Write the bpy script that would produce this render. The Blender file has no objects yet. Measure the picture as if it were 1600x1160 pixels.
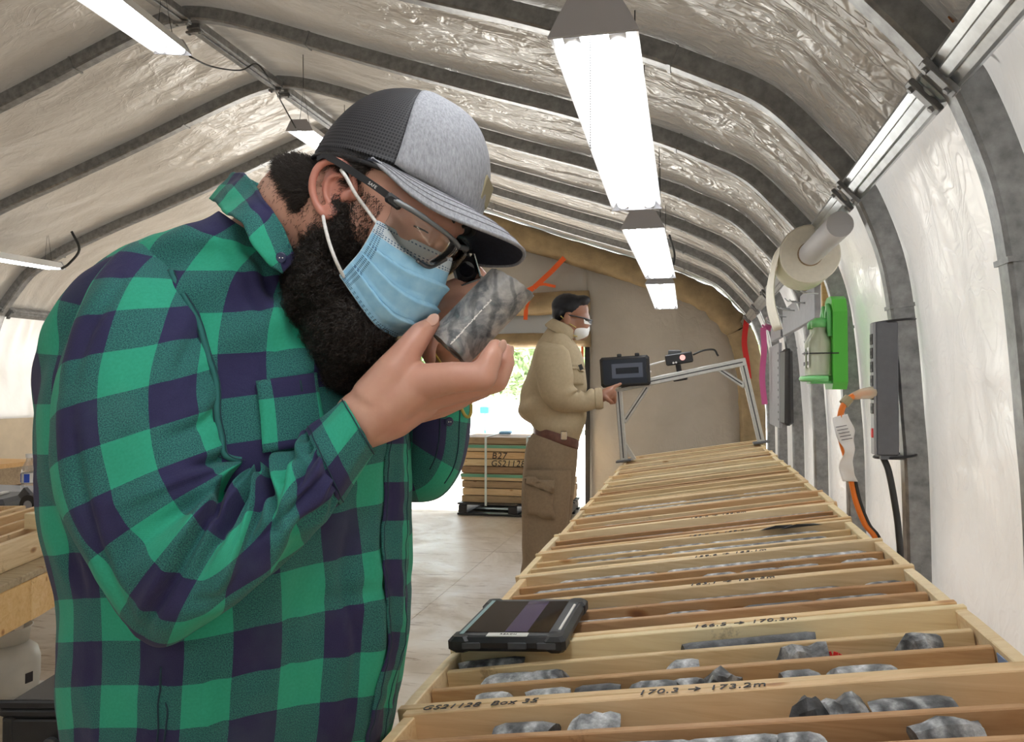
import bpy, bmesh, math, random
import numpy as np
from mathutils import Vector, Matrix, noise

# ------------------------------------------------------------------ camera, sky, sun, exposure
C = bpy.context.scene.collection
sc = bpy.context.scene
FPX = 1250.0
CAM = np.array([0.0, 0.0, 1.28])
YAW, PITCH = math.atan(283/1250), math.atan(25/1250)
_f0 = np.array([-math.sin(YAW), math.cos(YAW), 0.0])
RIGHT = np.array([math.cos(YAW), math.sin(YAW), 0.0])
FWD = _f0*math.cos(PITCH) + np.array([0, 0, math.sin(PITCH)])
UP = np.cross(RIGHT, FWD)
cam = bpy.data.cameras.new('camera')
cam.sensor_width = 36.0
cam.lens = 36.0*FPX/1600.0
cam.clip_start = 0.05
cam.clip_end = 300
camo = bpy.data.objects.new('camera', cam)
C.objects.link(camo)
_b = -FWD
camo.matrix_world = Matrix(((RIGHT[0], UP[0], _b[0], CAM[0]), (RIGHT[1], UP[1], _b[1], CAM[1]),
                            (RIGHT[2], UP[2], _b[2], CAM[2]), (0, 0, 0, 1)))
sc.camera = camo
world = bpy.data.worlds.new('sky')
sc.world = world
world.use_nodes = True
bg = world.node_tree.nodes['Background']
bg.inputs[0].default_value = (0.80, 0.90, 1.0, 1)
bg.inputs[1].default_value = 2.0
sun = bpy.data.lights.new('sun', 'SUN')
sun.energy = 26.0
sun.angle = 0.02
sun.color = (1.0, 0.975, 0.94)
suno = bpy.data.objects.new('sun', sun)
C.objects.link(suno)
suno.rotation_euler = (math.radians(-22), math.radians(8), math.radians(0))
suno.location = (12, -6, 20)
sc.view_settings.view_transform = 'Standard'
sc.view_settings.look = 'None'
sc.view_settings.exposure = 0.54
sc.view_settings.gamma = 1.0
sc.view_settings.use_curve_mapping = False
try:
    sc.cycles.use_denoising = True
    sc.cycles.max_bounces = 10
    sc.cycles.diffuse_bounces = 6
    sc.cycles.transparent_max_bounces = 12
    sc.cycles.sample_clamp_indirect = 6.0
    sc.cycles.caustics_reflective = False
    sc.cycles.caustics_refractive = False
except Exception:
    pass
LAMP = 9.0

# ------------------------------------------------------------------ measuring helpers
def ray(u, v):
    return FWD + RIGHT*((u-800)/FPX) + UP*((580-v)/FPX)
def P(u, v, d):
    """point seen at u,v standing d metres away along the optical axis"""
    return CAM + ray(u, v)*d
def PX(u, v, x):
    r = ray(u, v); return CAM + r*((x-CAM[0])/r[0])
def PY(u, v, y):
    r = ray(u, v); return CAM + r*((y-CAM[1])/r[1])
def PZ(u, v, z):
    r = ray(u, v); return CAM + r*((z-CAM[2])/r[2])
def nrm(a):
    a = np.asarray(a, float); return a/(np.linalg.norm(a, axis=-1, keepdims=True)+1e-12)
def A(*x): return np.array(x, float)

# ------------------------------------------------------------------ object helpers
def prop(o, label=None, cat=None, group=None, kind=None):
    if label: o['label'] = label
    if cat: o['category'] = cat
    if group: o['group'] = group
    if kind: o['kind'] = kind
    return o
def root(name, loc, label, cat, group=None):
    o = bpy.data.objects.new(name, None)
    o.empty_display_size = 0.05
    C.objects.link(o)
    o.location = [float(c) for c in loc]
    return prop(o, label, cat, group)
def mw(o):
    m = Matrix.LocRotScale(o.location, o.rotation_euler, o.scale)
    return (mw(o.parent) @ o.matrix_parent_inverse @ m) if o.parent else m
def put(o, parent):
    C.objects.link(o)
    if parent is not None:
        o.parent = parent
        o.matrix_parent_inverse = mw(parent).inverted()
    return o
def mesh_obj(name, verts, faces, mat, parent=None, smooth=True, uv=None, mats=None, fmat=None):
    me = bpy.data.meshes.new(name)
    me.from_pydata([tuple(map(float, p)) for p in verts], [], faces)
    if uv is not None:
        lay = me.uv_layers.new(name='UVMap')
        idx = np.empty(len(me.loops), dtype=np.int32)
        me.loops.foreach_get('vertex_index', idx)
        lay.data.foreach_set('uv', np.asarray(uv, np.float32)[idx].ravel())
    for m in (mats or [mat]): me.materials.append(m)
    if fmat is not None: me.polygons.foreach_set('material_index', np.asarray(fmat, np.int32))
    if smooth: me.polygons.foreach_set('use_smooth', np.ones(len(me.polygons), bool))
    me.update()
    return put(bpy.data.objects.new(name, me), parent)
class MB:
    """collects pieces of ONE mesh"""
    def __init__(s): s.v = []; s.f = []; s.mi = []
    def add(s, verts, faces, mi=0):
        k = len(s.v); s.v += [tuple(map(float, p)) for p in verts]
        s.f += [tuple(i+k for i in f) for f in faces]; s.mi += [mi]*len(faces); return s
    def box(s, c, sx, sy, sz, R=None, mi=0, bev=0.0):
        R = np.eye(3) if R is None else np.asarray(R, float)   # columns = axes
        c = np.asarray(c, float); hx, hy, hz = sx/2, sy/2, sz/2
        b = min(bev, hx*.9, hy*.9, hz*.9)
        if b <= 0:
            v = [c+R@A(i*hx, j*hy, k*hz) for k in (-1, 1) for j in (-1, 1) for i in (-1, 1)]
            return s.add(v, [(0,2,3,1), (4,5,7,6), (0,1,5,4), (2,6,7,3), (0,4,6,2), (1,3,7,5)], mi)
        v = []; ring = []
        for z, q in ((-hz, hx-b), (-hz+b, hx), (hz-b, hx), (hz, hx-b)):
            inset = b if abs(z) == hz else 0
            X, Y = hx-inset, hy-inset
            for x, y in ((-X+b, -Y), (X-b, -Y), (X, -Y+b), (X, Y-b), (X-b, Y), (-X+b, Y), (-X, Y-b), (-X, -Y+b)):
                v.append(c+R@A(x, y, z))
        f = [tuple(range(7, -1, -1)), tuple(range(24, 32))]
        for r in range(3):
            for i in range(8):
                j = (i+1) % 8; f.append((r*8+i, r*8+j, r*8+8+j, r*8+8+i))
        return s.add(v, f, mi)
    def bar(s, p, q, w, h, up=(0, 0, 1), mi=0, bev=0.0):
        p, q = np.asarray(p, float), np.asarray(q, float)
        ax = nrm(q-p); up = np.asarray(up, float)
        if abs(ax@nrm(up)) > .98: up = A(1, 0, 0)
        sd = nrm(np.cross(up, ax)); u2 = np.cross(ax, sd)
        return s.box((p+q)/2, np.linalg.norm(q-p), w, h, np.stack([ax, sd, u2], 1), mi, bev)
    def tube(s, pts, r, n=10, mi=0, cap=True):
        pts = [np.asarray(p, float) for p in pts]; m = len(pts)
        rs = r if hasattr(r, '__len__') else [r]*m
        t = [nrm(pts[min(i+1, m-1)]-pts[max(i-1, 0)]) for i in range(m)]
        a = A(0, 0, 1) if abs(t[0][2]) < .9 else A(1, 0, 0)
        sd = nrm(np.cross(t[0], a)); v = []
        for i in range(m):
            sd = nrm(sd-t[i]*(sd@t[i])); u2 = np.cross(t[i], sd)
            for k in range(n):
                g = 2*math.pi*k/n; v.append(pts[i]+rs[i]*(sd*math.cos(g)+u2*math.sin(g)))
        f = [(i*n+k, i*n+(k+1) % n, (i+1)*n+(k+1) % n, (i+1)*n+k) for i in range(m-1) for k in range(n)]
        if cap: f += [tuple(range(n-1, -1, -1)), tuple(range((m-1)*n, m*n))]
        return s.add(v, f, mi)
    def disc_cyl(s, p, q, r, n=24, mi=0, r2=None):
        return s.tube([p, q], [r, r if r2 is None else r2], n, mi)
    def ell(s, c, a1, a2, a3, n=20, m=12, mi=0):
        c = np.asarray(c, float); v = [c+a3]
        for i in range(1, m):
            th = math.pi*i/m
            for k in range(n):
                g = 2*math.pi*k/n
                v.append(c+math.sin(th)*(a1*math.cos(g)+a2*math.sin(g))+math.cos(th)*a3)
        v.append(c-a3); f = [(0, 1+k, 1+(k+1) % n) for k in range(n)]
        for i in range(m-2):
            for k in range(n):
                f.append((1+i*n+k, 1+(i+1)*n+k, 1+(i+1)*n+(k+1) % n, 1+i*n+(k+1) % n))
        L = len(v)-1; f += [(L, 1+(m-2)*n+(k+1) % n, 1+(m-2)*n+k) for k in range(n)]
        return s.add(v, f, mi)
    def capsule(s, p, q, r0, r1, n=18):
        p, q = np.asarray(p, float), np.asarray(q, float); ax = nrm(q-p); pts = []; rs = []
        for g in np.linspace(-math.pi/2, 0, 6)[:-1]: pts.append(p+ax*r0*math.sin(g)*.999); rs.append(max(r0*math.cos(g), 1e-4))
        for t in np.linspace(0, 1, 4): pts.append(p+(q-p)*t); rs.append(r0+(r1-r0)*t)
        for g in np.linspace(0, math.pi/2, 6)[1:]: pts.append(q+ax*r1*math.sin(g)*.999); rs.append(max(r1*math.cos(g), 1e-4))
        return s.tube(pts, rs, n)
    def chain(s, pts, rs, n=18):
        for i in range(len(pts)-1): s.capsule(pts[i], pts[i+1], rs[i], rs[i+1], n)
        return s
    def obj(s, name, mat, parent=None, smooth=False, mats=None):
        return mesh_obj(name, s.v, s.f, mat, parent, smooth, None, mats, s.mi if mats else None)
def auto_smooth(o, ang=0.6):
    me = o.data
    me.polygons.foreach_set('use_smooth', np.ones(len(me.polygons), bool))
    try: me.set_sharp_from_angle(angle=ang)
    except Exception: pass
    return o
def bake(o, mods):
    """apply modifiers, keep one mesh"""
    for kind, kw in mods:
        m = o.modifiers.new(kind.lower(), kind)
        for k, val in kw.items(): setattr(m, k, val)
    dg = bpy.context.evaluated_depsgraph_get(); dg.update()
    me = bpy.data.meshes.new_from_object(o.evaluated_get(dg))
    o.modifiers.clear(); old = o.data; o.data = me
    bpy.data.meshes.remove(old)
    me.polygons.foreach_set('use_smooth', np.ones(len(me.polygons), bool))
    return o
def verts_of(o):
    a = np.empty(len(o.data.vertices)*3, np.float32); o.data.vertices.foreach_get('co', a); return a.reshape(-1, 3).astype(float)
def normals_of(o):
    a = np.empty(len(o.data.vertices)*3, np.float32); o.data.vertices.foreach_get('normal', a); return a.reshape(-1, 3).astype(float)
def set_verts(o, v):
    o.data.vertices.foreach_set('co', np.asarray(v, np.float32).ravel()); o.data.update()
def nz(p, s=1.0, o=0.0):
    return noise.noise(Vector((p[0]*s+o, p[1]*s+o*1.7, p[2]*s-o)))
def smoothstep(a, b, x):
    t = np.clip((np.asarray(x, float)-a)/(b-a), 0, 1); return t*t*(3-2*t)
def catmull(K, m):
    K = np.asarray(K, float); n = len(K); out = []
    for i in range(n-1):
        p0 = K[i-1] if i else 2*K[0]-K[1]
        p1, p2 = K[i], K[i+1]; p3 = K[i+2] if i+2 < n else 2*K[-1]-K[-2]
        for t in np.linspace(0, 1, m, endpoint=False):
            out.append(.5*((2*p1)+(-p0+p2)*t+(2*p0-5*p1+4*p2-p3)*t*t+(-p0+3*p1-3*p2+p3)*t**3))
    out.append(K[-1]); return np.array(out)
def loft_grid(rings, m=8, n=96, dscale=1.0):
    """rings: (uA,vA,uB,vB,d,b[,power[,dB]]): A and B are the two outline points of a section, d its distance, b its half depth"""
    K = []
    for r in rings:
        r = list(r)+[1.0]*(7-len(r)) if len(r) < 7 else list(r)
        d = r[4]; dB = r[7] if len(r) > 7 else d
        a, b = P(r[0], r[1], d), P(r[2], r[3], dB)
        K.append(np.concatenate([a, b, [r[5], r[6]]]))
    K = catmull(K, m); G = np.zeros((len(K), n+1, 3))
    t = -math.pi/2 + 2*math.pi*np.arange(n+1)/n       # seam on the far side, t=pi/2 is towards the viewer
    cen = (K[:, :3]+K[:, 3:6])/2
    for i, k in enumerate(K):
        c = cen[i]; e1 = (k[:3]-k[3:6])/2
        e2 = CAM-c; e2 = e2-e1*(e2@e1)/(e1@e1+1e-12); e2 = nrm(e2)*k[6]
        ct, st = np.cos(t), np.sin(t); p = k[7]
        x = np.sign(ct)*np.abs(ct)**p; y = np.sign(st)*np.abs(st)**p
        for _ in range(4):                             # keep the section's outline on A and B although its near side bulges
            R_ = c+x[:, None]*e1+y[:, None]*e2; dd = (R_-CAM)@FWD
            uv = np.stack([(R_-CAM)@RIGHT/dd, (R_-CAM)@UP/dd], 1)
            pa, pb = [np.array([(q-CAM)@RIGHT, (q-CAM)@UP])/((q-CAM)@FWD) for q in (k[:3], k[3:6])]
            ax = pa-pb; ln = np.linalg.norm(ax)
            if ln < 1e-6: break
            ax = ax/ln; pr_ = (uv-(pa+pb)/2)@ax; hi, lo = pr_.max(), pr_.min()
            sc_ = ln/(hi-lo); sh = -(hi+lo)/2*sc_
            e1 = e1*sc_; dc = (c-CAM)@FWD
            c = c+(RIGHT*ax[0]+UP*ax[1])*sh*dc
        G[i] = c+x[:, None]*e1+y[:, None]*e2
    return G, t
def grid_normals(G):
    du = np.gradient(G, axis=0); dv = np.gradient(G, axis=1)
    dv[:, 0] = dv[:, -1] = (G[:, 1]-G[:, -2])/2
    return nrm(np.cross(dv, du))
def grid_uv(G):
    n = G.shape[1]-1; mid = n//2
    seg = np.linalg.norm(np.diff(G, axis=1), axis=2)
    u = np.concatenate([np.zeros((len(G), 1)), np.cumsum(seg, 1)], 1); u -= u[:, mid:mid+1]
    seg = np.linalg.norm(np.diff(G, axis=0), axis=2)
    ss = np.concatenate([np.zeros((1, n+1)), np.cumsum(seg, 0)], 0)
    v = ss[:, mid:mid+1]*np.ones((1, n+1))
    return np.stack([u, v], 2)
def grid_obj(name, G, mat, parent, uv=None, caps=(False, False), solid=0.0, flip=False):
    M, N = G.shape[:2]
    v = G.reshape(-1, 3); f = []
    for i in range(M-1):
        for j in range(N-1):
            q = (i*N+j, i*N+j+1, (i+1)*N+j+1, (i+1)*N+j); f.append(q[::-1] if flip else q)
    v = list(v); uvs = list((grid_uv(G) if uv is None else uv).reshape(-1, 2))
    for side, on in zip((0, M-1), caps):
        if on:
            v.append(G[side, :-1].mean(0)); uvs.append(uvs[side*N]); k = len(v)-1
            for j in range(N-1):
                t = (k, side*N+j+1, side*N+j); f.append(t if (side == 0) != flip else t[::-1])
    o = mesh_obj(name, v, f, mat, parent, True, np.array(uvs))
    if solid:
        bake(o, [('SOLIDIFY', dict(thickness=solid, offset=-1.0))])
    return o

# ------------------------------------------------------------------ material helpers
def mat(name, col=(.8, .8, .8), rough=.6, metal=0.0, **kw):
    m = bpy.data.materials.new(name); m.use_nodes = True
    b = m.node_tree.nodes['Principled BSDF']
    b.inputs['Base Color'].default_value = (*col, 1); b.inputs['Roughness'].default_value = rough; b.inputs['Metallic'].default_value = metal
    for k, val in kw.items(): b.inputs[k].default_value = val
    return m
def N(m, t, **kw):
    n = m.node_tree.nodes.new('ShaderNode'+t)
    for k, val in kw.items(): setattr(n, k, val)
    return n
def L(m, a, b): m.node_tree.links.new(a, b)
def BS(m): return m.node_tree.nodes['Principled BSDF']
def tex(m, kind='Object', scale=(1, 1, 1), rnd=False, rot=(0, 0, 0)):
    tc = N(m, 'TexCoord'); mp = N(m, 'Mapping'); mp.inputs['Scale'].default_value = scale; mp.inputs['Rotation'].default_value = rot
    L(m, tc.outputs[kind], mp.inputs[0])
    if rnd:
        oi = N(m, 'ObjectInfo'); mu = N(m, 'Math', operation='MULTIPLY'); mu.inputs[1].default_value = 37.0
        L(m, oi.outputs['Random'], mu.inputs[0]); L(m, mu.outputs[0], mp.inputs['Location'])
    return mp.outputs[0]
def noi(m, vec, scale=5, detail=4, rough=.5, dist=0.0):
    n = N(m, 'TexNoise'); n.inputs['Scale'].default_value = scale; n.inputs['Detail'].default_value = detail
    n.inputs['Roughness'].default_value = rough; n.inputs['Distortion'].default_value = dist
    L(m, vec, n.inputs['Vector']); return n.outputs[0]
def ramp(m, fac, stops, interp='LINEAR'):
    r = N(m, 'ValToRGB'); cr = r.color_ramp; cr.interpolation = interp
    while len(cr.elements) < len(stops): cr.elements.new(.5)
    for e, (p, c) in zip(cr.elements, stops): e.position = p; e.color = (*c, 1) if len(c) == 3 else c
    L(m, fac, r.inputs[0]); return r.outputs[0]
def mix(m, fac, a, b, blend='MIX'):
    n = N(m, 'Mix', data_type='RGBA', blend_type=blend)
    for s, x in ((n.inputs[0], fac), (n.inputs[6], a), (n.inputs[7], b)):
        if hasattr(x, 'is_output'): L(m, x, s)
        elif isinstance(x, (int, float)): s.default_value = x
        else: s.default_value = (*x, 1)
    return n.outputs[2]
def math_(m, op, a, b=None):
    n = N(m, 'Math', operation=op)
    for s, x in zip(n.inputs, (a, b)):
        if x is None: continue
        if hasattr(x, 'is_output'): L(m, x, s)
        else: s.default_value = x
    return n.outputs[0]
def bump(m, h, strength=.3, dist=.01):
    n = N(m, 'Bump'); n.inputs['Strength'].default_value = strength; n.inputs['Distance'].default_value = dist
    L(m, h, n.inputs['Height']); L(m, n.outputs[0], BS(m).inputs['Normal']); return n
def base(m, c): L(m, c, BS(m).inputs['Base Color'])
def speck(name, col, rough=.6, metal=0, amt=.15, scale=30, bmp=0.0, bdist=.002, kind='Object', **kw):
    m = mat(name, col, rough, metal, **kw); v = tex(m, kind)
    n = noi(m, v, scale, 5, .6)
    lo = tuple(c*(1-amt) for c in col); hi = tuple(min(1, c*(1+amt)) for c in col)
    base(m, ramp(m, n, [(.3, lo), (.7, hi)]))
    if bmp: bump(m, n, bmp, bdist)
    return m
# ------------------------------------------------------------------ materials
def fabric_mat(name, col, dirt, trans, stretch=(1, 1, 1), bs=.35, crink=1.0, calm=.14):
    m = mat(name, col, .31); v = tex(m, 'Object', stretch); v0 = tex(m, 'Object')
    n1 = noi(m, v0, 1.6, 6, .6, .4); n2 = noi(m, v, 2.8, 2, .45, .9); n3 = noi(m, v0, 8, 2, .5, 1.6); n4 = noi(m, v, 6, 1, .4, 2.2)
    c = ramp(m, n1, [(.3, dirt), (.62, col)])
    base(m, c)
    cre = ramp(m, n4, [(.44, (0,)*3), (.5, (1,)*3), (.56, (0,)*3)], 'EASE')
    h = math_(m, 'ADD', math_(m, 'MULTIPLY', n2, 2.0*crink), math_(m, 'ADD', math_(m, 'MULTIPLY', n3, .55*crink), math_(m, 'MULTIPLY', cre, .07*crink)))
    gx = N(m, 'NewGeometry'); sx = N(m, 'SeparateXYZ'); L(m, gx.outputs['Position'], sx.inputs[0])
    tight = N(m, 'MapRange'); tight.inputs['From Min'].default_value = -1.9; tight.inputs['From Max'].default_value = -.1; tight.inputs['To Min'].default_value = calm; tight.inputs['To Max'].default_value = 1.0
    L(m, sx.outputs[0], tight.inputs['Value'])
    bump(m, math_(m, 'MULTIPLY', h, tight.outputs[0]), bs, .08)
    b = BS(m); b.inputs['Specular IOR Level'].default_value = .75
    tr = N(m, 'BsdfTranslucent'); ms = N(m, 'MixShader'); out = m.node_tree.nodes['Material Output']
    L(m, c, tr.inputs[0]); ms.inputs[0].default_value = trans
    L(m, b.outputs[0], ms.inputs[1]); L(m, tr.outputs[0], ms.inputs[2]); L(m, ms.outputs[0], out.inputs[0])
    return m
M = {}
M['fabric_roof'] = fabric_mat('shade-toned white tent membrane roof', (.56, .525, .47), (.47, .435, .385), .013, (.7, 1.9, .7), .85, 1.3)  # same membrane as the walls, roof shade put into a darker colour
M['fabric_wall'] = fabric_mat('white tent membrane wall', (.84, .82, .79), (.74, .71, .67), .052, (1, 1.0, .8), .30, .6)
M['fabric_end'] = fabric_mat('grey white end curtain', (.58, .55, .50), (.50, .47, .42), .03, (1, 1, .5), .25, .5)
M['tan_tarp'] = speck('tan tarpaulin', (.33, .25, .14), .6, 0, .25, 6, .5, .03)
M['galv'] = speck('galvanised steel', (.27, .275, .28), .40, .55, .30, 26, .05)
M['galv_bright'] = speck('bright galvanised steel', (.55, .58, .60), .28, .85, .18, 18, .05)
M['rust'] = speck('rust', (.30, .12, .04), .8, 0, .4, 60)
M['alu'] = speck('brushed aluminium', (.62, .62, .60), .4, .55, .08, 40)
M['white_paint'] = mat('white enamel', (.82, .82, .82), .35)
M['grey_paint'] = mat('grey enamel', (.45, .44, .46), .45)
def emit(name, col, s):
    m = bpy.data.materials.new(name); m.use_nodes = True; nt = m.node_tree; nt.nodes.clear()
    e = nt.nodes.new('ShaderNodeEmission'); e.inputs[0].default_value = (*col, 1); e.inputs[1].default_value = s
    o = nt.nodes.new('ShaderNodeOutputMaterial'); nt.links.new(e.outputs[0], o.inputs[0]); return m
M['tube'] = emit('lit lamp tube', (.95, .98, 1.0), LAMP)
M['black'] = speck('black plastic', (.018, .018, .02), .42, 0, .2, 50)
M['dark_grey'] = speck('dark grey plastic', (.075, .078, .085), .5, 0, .1, 60)
M['box_grey'] = speck('grey steel enclosure', (.135, .14, .155), .5, .1, .06, 40)
M['wire'] = mat('black wire', (.03, .03, .03), .5)
M['steel'] = mat('polished steel', (.75, .74, .72), .18, 1.0)
M['orange'] = mat('orange cable', (.85, .22, .03), .45)
M['orange_strap'] = mat('orange webbing', (.85, .13, .02), .6)
M['pink'] = mat('pink flagging', (1.0, .22, .55), .5)
M['red'] = mat('red flagging', (.75, .03, .03), .5)
M['green'] = mat('green plastic', (.10, .55, .06), .35)
M['green_lt'] = mat('pale green plastic', (.22, .68, .25), .35)
M['milky'] = mat('milky bottle plastic', (.78, .82, .66), .3, 0, **{'Transmission Weight': .25, 'Alpha': .85})
M['paper'] = speck('white paper', (.86, .85, .82), .8, 0, .04, 30)
M['cream'] = speck('cream paper towel', (.86, .82, .71), .85, 0, .04, 60, .2)
M['tube_paper'] = mat('pale grey tube', (.66, .66, .69), .6)
M['clear'] = mat('clear plastic', (.95, .97, 1), .08, 0, **{'Transmission Weight': .9, 'Alpha': .35})
M['ink'] = mat('black ink', (.03, .025, .03), .6)
M['redink'] = mat('red ink', (.6, .05, .04), .6)
M['blue'] = mat('blue label', (.03, .10, .62), .4)
M['blue_lt'] = mat('pale blue plastic', (.25, .55, .95), .5)
M['teal'] = mat('teal plastic', (.02, .55, .62), .5)
M['grey_board'] = speck('grey painted board', (.36, .37, .40), .6, 0, .08, 25)
def wood(name, a, b, c, rough=.62):
    m = mat(name, a, rough); v = tex(m, 'Object', (1.1, 14, 14), True)
    n = noi(m, v, 3.2, 6, .62, 1.6); v2 = tex(m, 'Object', (1, 1, 1), True); n2 = noi(m, v2, 3.0, 2)
    g = ramp(m, n, [(.25, c), (.45, a), (.75, b)])
    oi = N(m, 'ObjectInfo'); tone = ramp(m, oi.outputs['Random'], [(0, (.84, .74, .62)), (.25, (1, 1, 1)), (.5, (1, .86, .70)), (.75, (.98, 1, .92)), (1, (.86, .66, .52))])
    g = mix(m, .85, g, tone, 'MULTIPLY')
    vo = N(m, 'TexVoronoi'); vo.inputs['Scale'].default_value = 5.0; L(m, tex(m, 'Object', (1, 2.2, 2.2), True), vo.inputs['Vector'])
    k = ramp(m, vo.outputs['Distance'], [(.035, (.30, .13, .05)), (.075, (.62, .40, .22)), (.12, (1, 1, 1))])
    g = mix(m, .8, g, k, 'MULTIPLY')
    d = ramp(m, noi(m, tex(m, 'Object', (1, 1, 1), True), 9, 6, .75), [(.30, (.38, .33, .30)), (.37, (1, 1, 1))])
    g = mix(m, .6, g, d, 'MULTIPLY')
    base(m, g); bump(m, n, .25, .002); return m
M['pine'] = wood('pale pine', (.70, .53, .31), (.82, .66, .43), (.56, .38, .20))
M['pine_edge'] = wood('sawn pine edge', (.84, .68, .43), (.92, .79, .55), (.72, .54, .31))
M['pine_red'] = wood('reddish fir', (.50, .29, .14), (.62, .40, .22), (.38, .20, .09))
M['timber'] = wood('yellow timber', (.72, .47, .20), (.80, .58, .30), (.58, .34, .13))
M['old_wood'] = wood('weathered wood', (.36, .27, .17), (.48, .38, .25), (.22, .16, .10))
def rock(name, dark, light, band):
    m = mat(name, dark, .5); v = tex(m, 'Object', (1, 1, 1), True)
    wv = N(m, 'TexWave'); wv.inputs['Scale'].default_value = 9; wv.inputs['Distortion'].default_value = 9; wv.inputs['Detail'].default_value = 4; wv.inputs['Detail Scale'].default_value = 2.0
    L(m, v, wv.inputs['Vector']); n = noi(m, v, 45, 7, .72); n2 = noi(m, v, 9, 3, .6, .8)
    c = ramp(m, wv.outputs['Fac'], [(.0, dark), (.55, tuple((a+b)/2 for a, b in zip(dark, light))), (.85, light)])
    c = mix(m, band, ramp(m, n2, [(.35, dark), (.65, light)]), c)
    c = mix(m, .75, c, ramp(m, n, [(.36, (.18, .18, .2)), (.5, (.8, .8, .8)), (.66, (1.65, 1.65, 1.65))]), 'MULTIPLY')
    base(m, c); bump(m, n, .45, .004); return m
M['rock'] = rock('grey banded core', (.04, .043, .048), (.46, .47, .48), .7)
M['rock_dark'] = rock('dark core', (.018, .019, .022), (.13, .135, .145), .4)
M['rock_pale'] = rock('pale core', (.20, .21, .22), (.60, .61, .62), .6)
# floor: worn plywood / concrete with dried water marks
m = M['floor'] = mat('stained pale floor', (.62, .56, .48), .5)
v = tex(m, 'Object'); n1 = noi(m, v, 1.1, 6, .65, 1.5); n2 = noi(m, tex(m, 'Object', (1.2, 7, 1)), 1.6, 7, .7, 1.8)
c = ramp(m, n1, [(.3, (.50, .41, .30)), (.5, (.66, .57, .46)), (.7, (.74, .67, .58))])
c = mix(m, .8, c, ramp(m, n2, [(.36, (.55, .44, .34)), (.43, (1, 1, 1)), (.60, (1, 1, 1)), (.68, (.80, .74, .68))]), 'MULTIPLY')
base(m, c); bump(m, n2, .1, .004)
L(m, ramp(m, n1, [(.35, (.55,)*3), (.65, (.3,)*3)]), BS(m).inputs['Roughness'])
M['gravel'] = speck('pale gravel', (.72, .70, .66), .9, 0, .2, 3)
M['leaf'] = speck('green leaves', (.46, .56, .32), .6, 0, .5, 4)
M['trunk'] = speck('bark', (.18, .12, .07), .9, 0, .3, 20)
# ------------------------------------------------------------------ the tent
RX = -2.635                                           # ridge line
HALF = [(.70, 0), (.692, .9), (.678, 1.2), (.655, 1.5), (.623, 1.70), (.561, 1.88), (.52, 1.945), (.40, 2.09), (.243, 2.25), (.03, 2.365),
        (-.179, 2.46), (-.586, 2.61), (-1.0, 2.745), (-1.61, 2.955), (-2.2, 3.17), (-2.46, 3.25), (RX, 3.28)]
def profile(off=0.0, m=6):
    a = catmull([(x, z) for x, z in HALF], m)
    b = np.stack([2*RX-a[::-1, 0], a[::-1, 1]], 1)[1:]
    p = np.concatenate([a, b]); t = nrm(np.gradient(p, axis=0)); nr = np.stack([t[:, 1], -t[:, 0]], 1)
    return p+nr*off
HOOPS = [-5.05, -4.07, -3.09, -2.11, -1.13, -.15, .83, 1.81, 2.79, 3.77, 4.75, 5.73, 6.71, 7.69, 8.63]
YE = 8.70
def membrane():
    pr = profile(.050, 9); n = len(pr)
    ys = []
    for a, b in zip(HOOPS[:-1], HOOPS[1:]): ys += list(np.linspace(a, b, 38 if a > .5 else 6, endpoint=False))
    ys.append(YE+.02); ys = np.array(ys)
    t = nrm(np.gradient(pr, axis=0)); nr = np.stack([t[:, 1], -t[:, 0]], 1)
    s = np.concatenate([[0], np.cumsum(np.linalg.norm(np.diff(pr, axis=0), axis=1))])
    sj = s[np.argmin(abs(pr[:n//2, 1]-1.95)+abs(pr[:n//2, 0]-.55))]
    V = np.zeros((len(ys), n, 3))
    hp = np.array(HOOPS)
    for i, y in enumerate(ys):
        k = np.clip(np.searchsorted(hp, y)-1, 0, len(hp)-2); w = (y-hp[k])/(hp[k+1]-hp[k]); arch = math.sin(math.pi*min(max(w, 0), 1))
        for j in range(n):
            sag = .030*arch
            roof = pr[j, 1] > 1.99
            sd = min(abs(s[j]-sj), abs(s[-1]-s[j]-sj))
            # folds that fan out from the purlin between hoops
            fold = .026*math.exp(-sd/.40)*(abs(math.sin((w-.5)*30/(1+sd*1.1)+k*2.1))-.5)*arch if roof else .010*math.exp(-sd/.5)*math.sin((w-.5)*15+k)*arch
            r = .010*(.6-2.2*abs(nz((y*6.5+.6*nz((y*2, s[j]*2, 4)), s[j]*1.7, 5.5+k))))*(1 if roof else .5)
            r += .013*nz((y*2.2, s[j]*2.8, k*3.1))+.007*nz((y*6, s[j]*5, 3.3+k))
            r += (.006*nz((y*14+s[j]*5, s[j]*3.5, 7.7)) if roof else .006*nz((y*9, s[j]*3.3-y*4, 1.2)))
            q = pr[j]-nr[j]*(sag*(.2 if roof else -.3))+nr[j]*(fold+r)*(.35+.65*arch)
            V[i, j] = (q[0], y, q[1])
    return V, s
V, S_ = membrane()
top = np.array([V[:, j, 2].mean() > 1.96 for j in range(V.shape[1])])
i0 = int(np.argmax(top)); i1 = len(top)-1-int(np.argmax(top[::-1]))
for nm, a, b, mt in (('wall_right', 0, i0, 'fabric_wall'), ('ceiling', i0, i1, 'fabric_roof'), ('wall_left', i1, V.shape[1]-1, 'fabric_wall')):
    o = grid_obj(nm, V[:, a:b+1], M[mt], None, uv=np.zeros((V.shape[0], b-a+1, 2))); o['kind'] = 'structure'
def flat(name, pts, mt, kind='structure'):
    o = mesh_obj(name, pts, [tuple(range(len(pts)))], mt, None, False); o['kind'] = kind; return o
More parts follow.
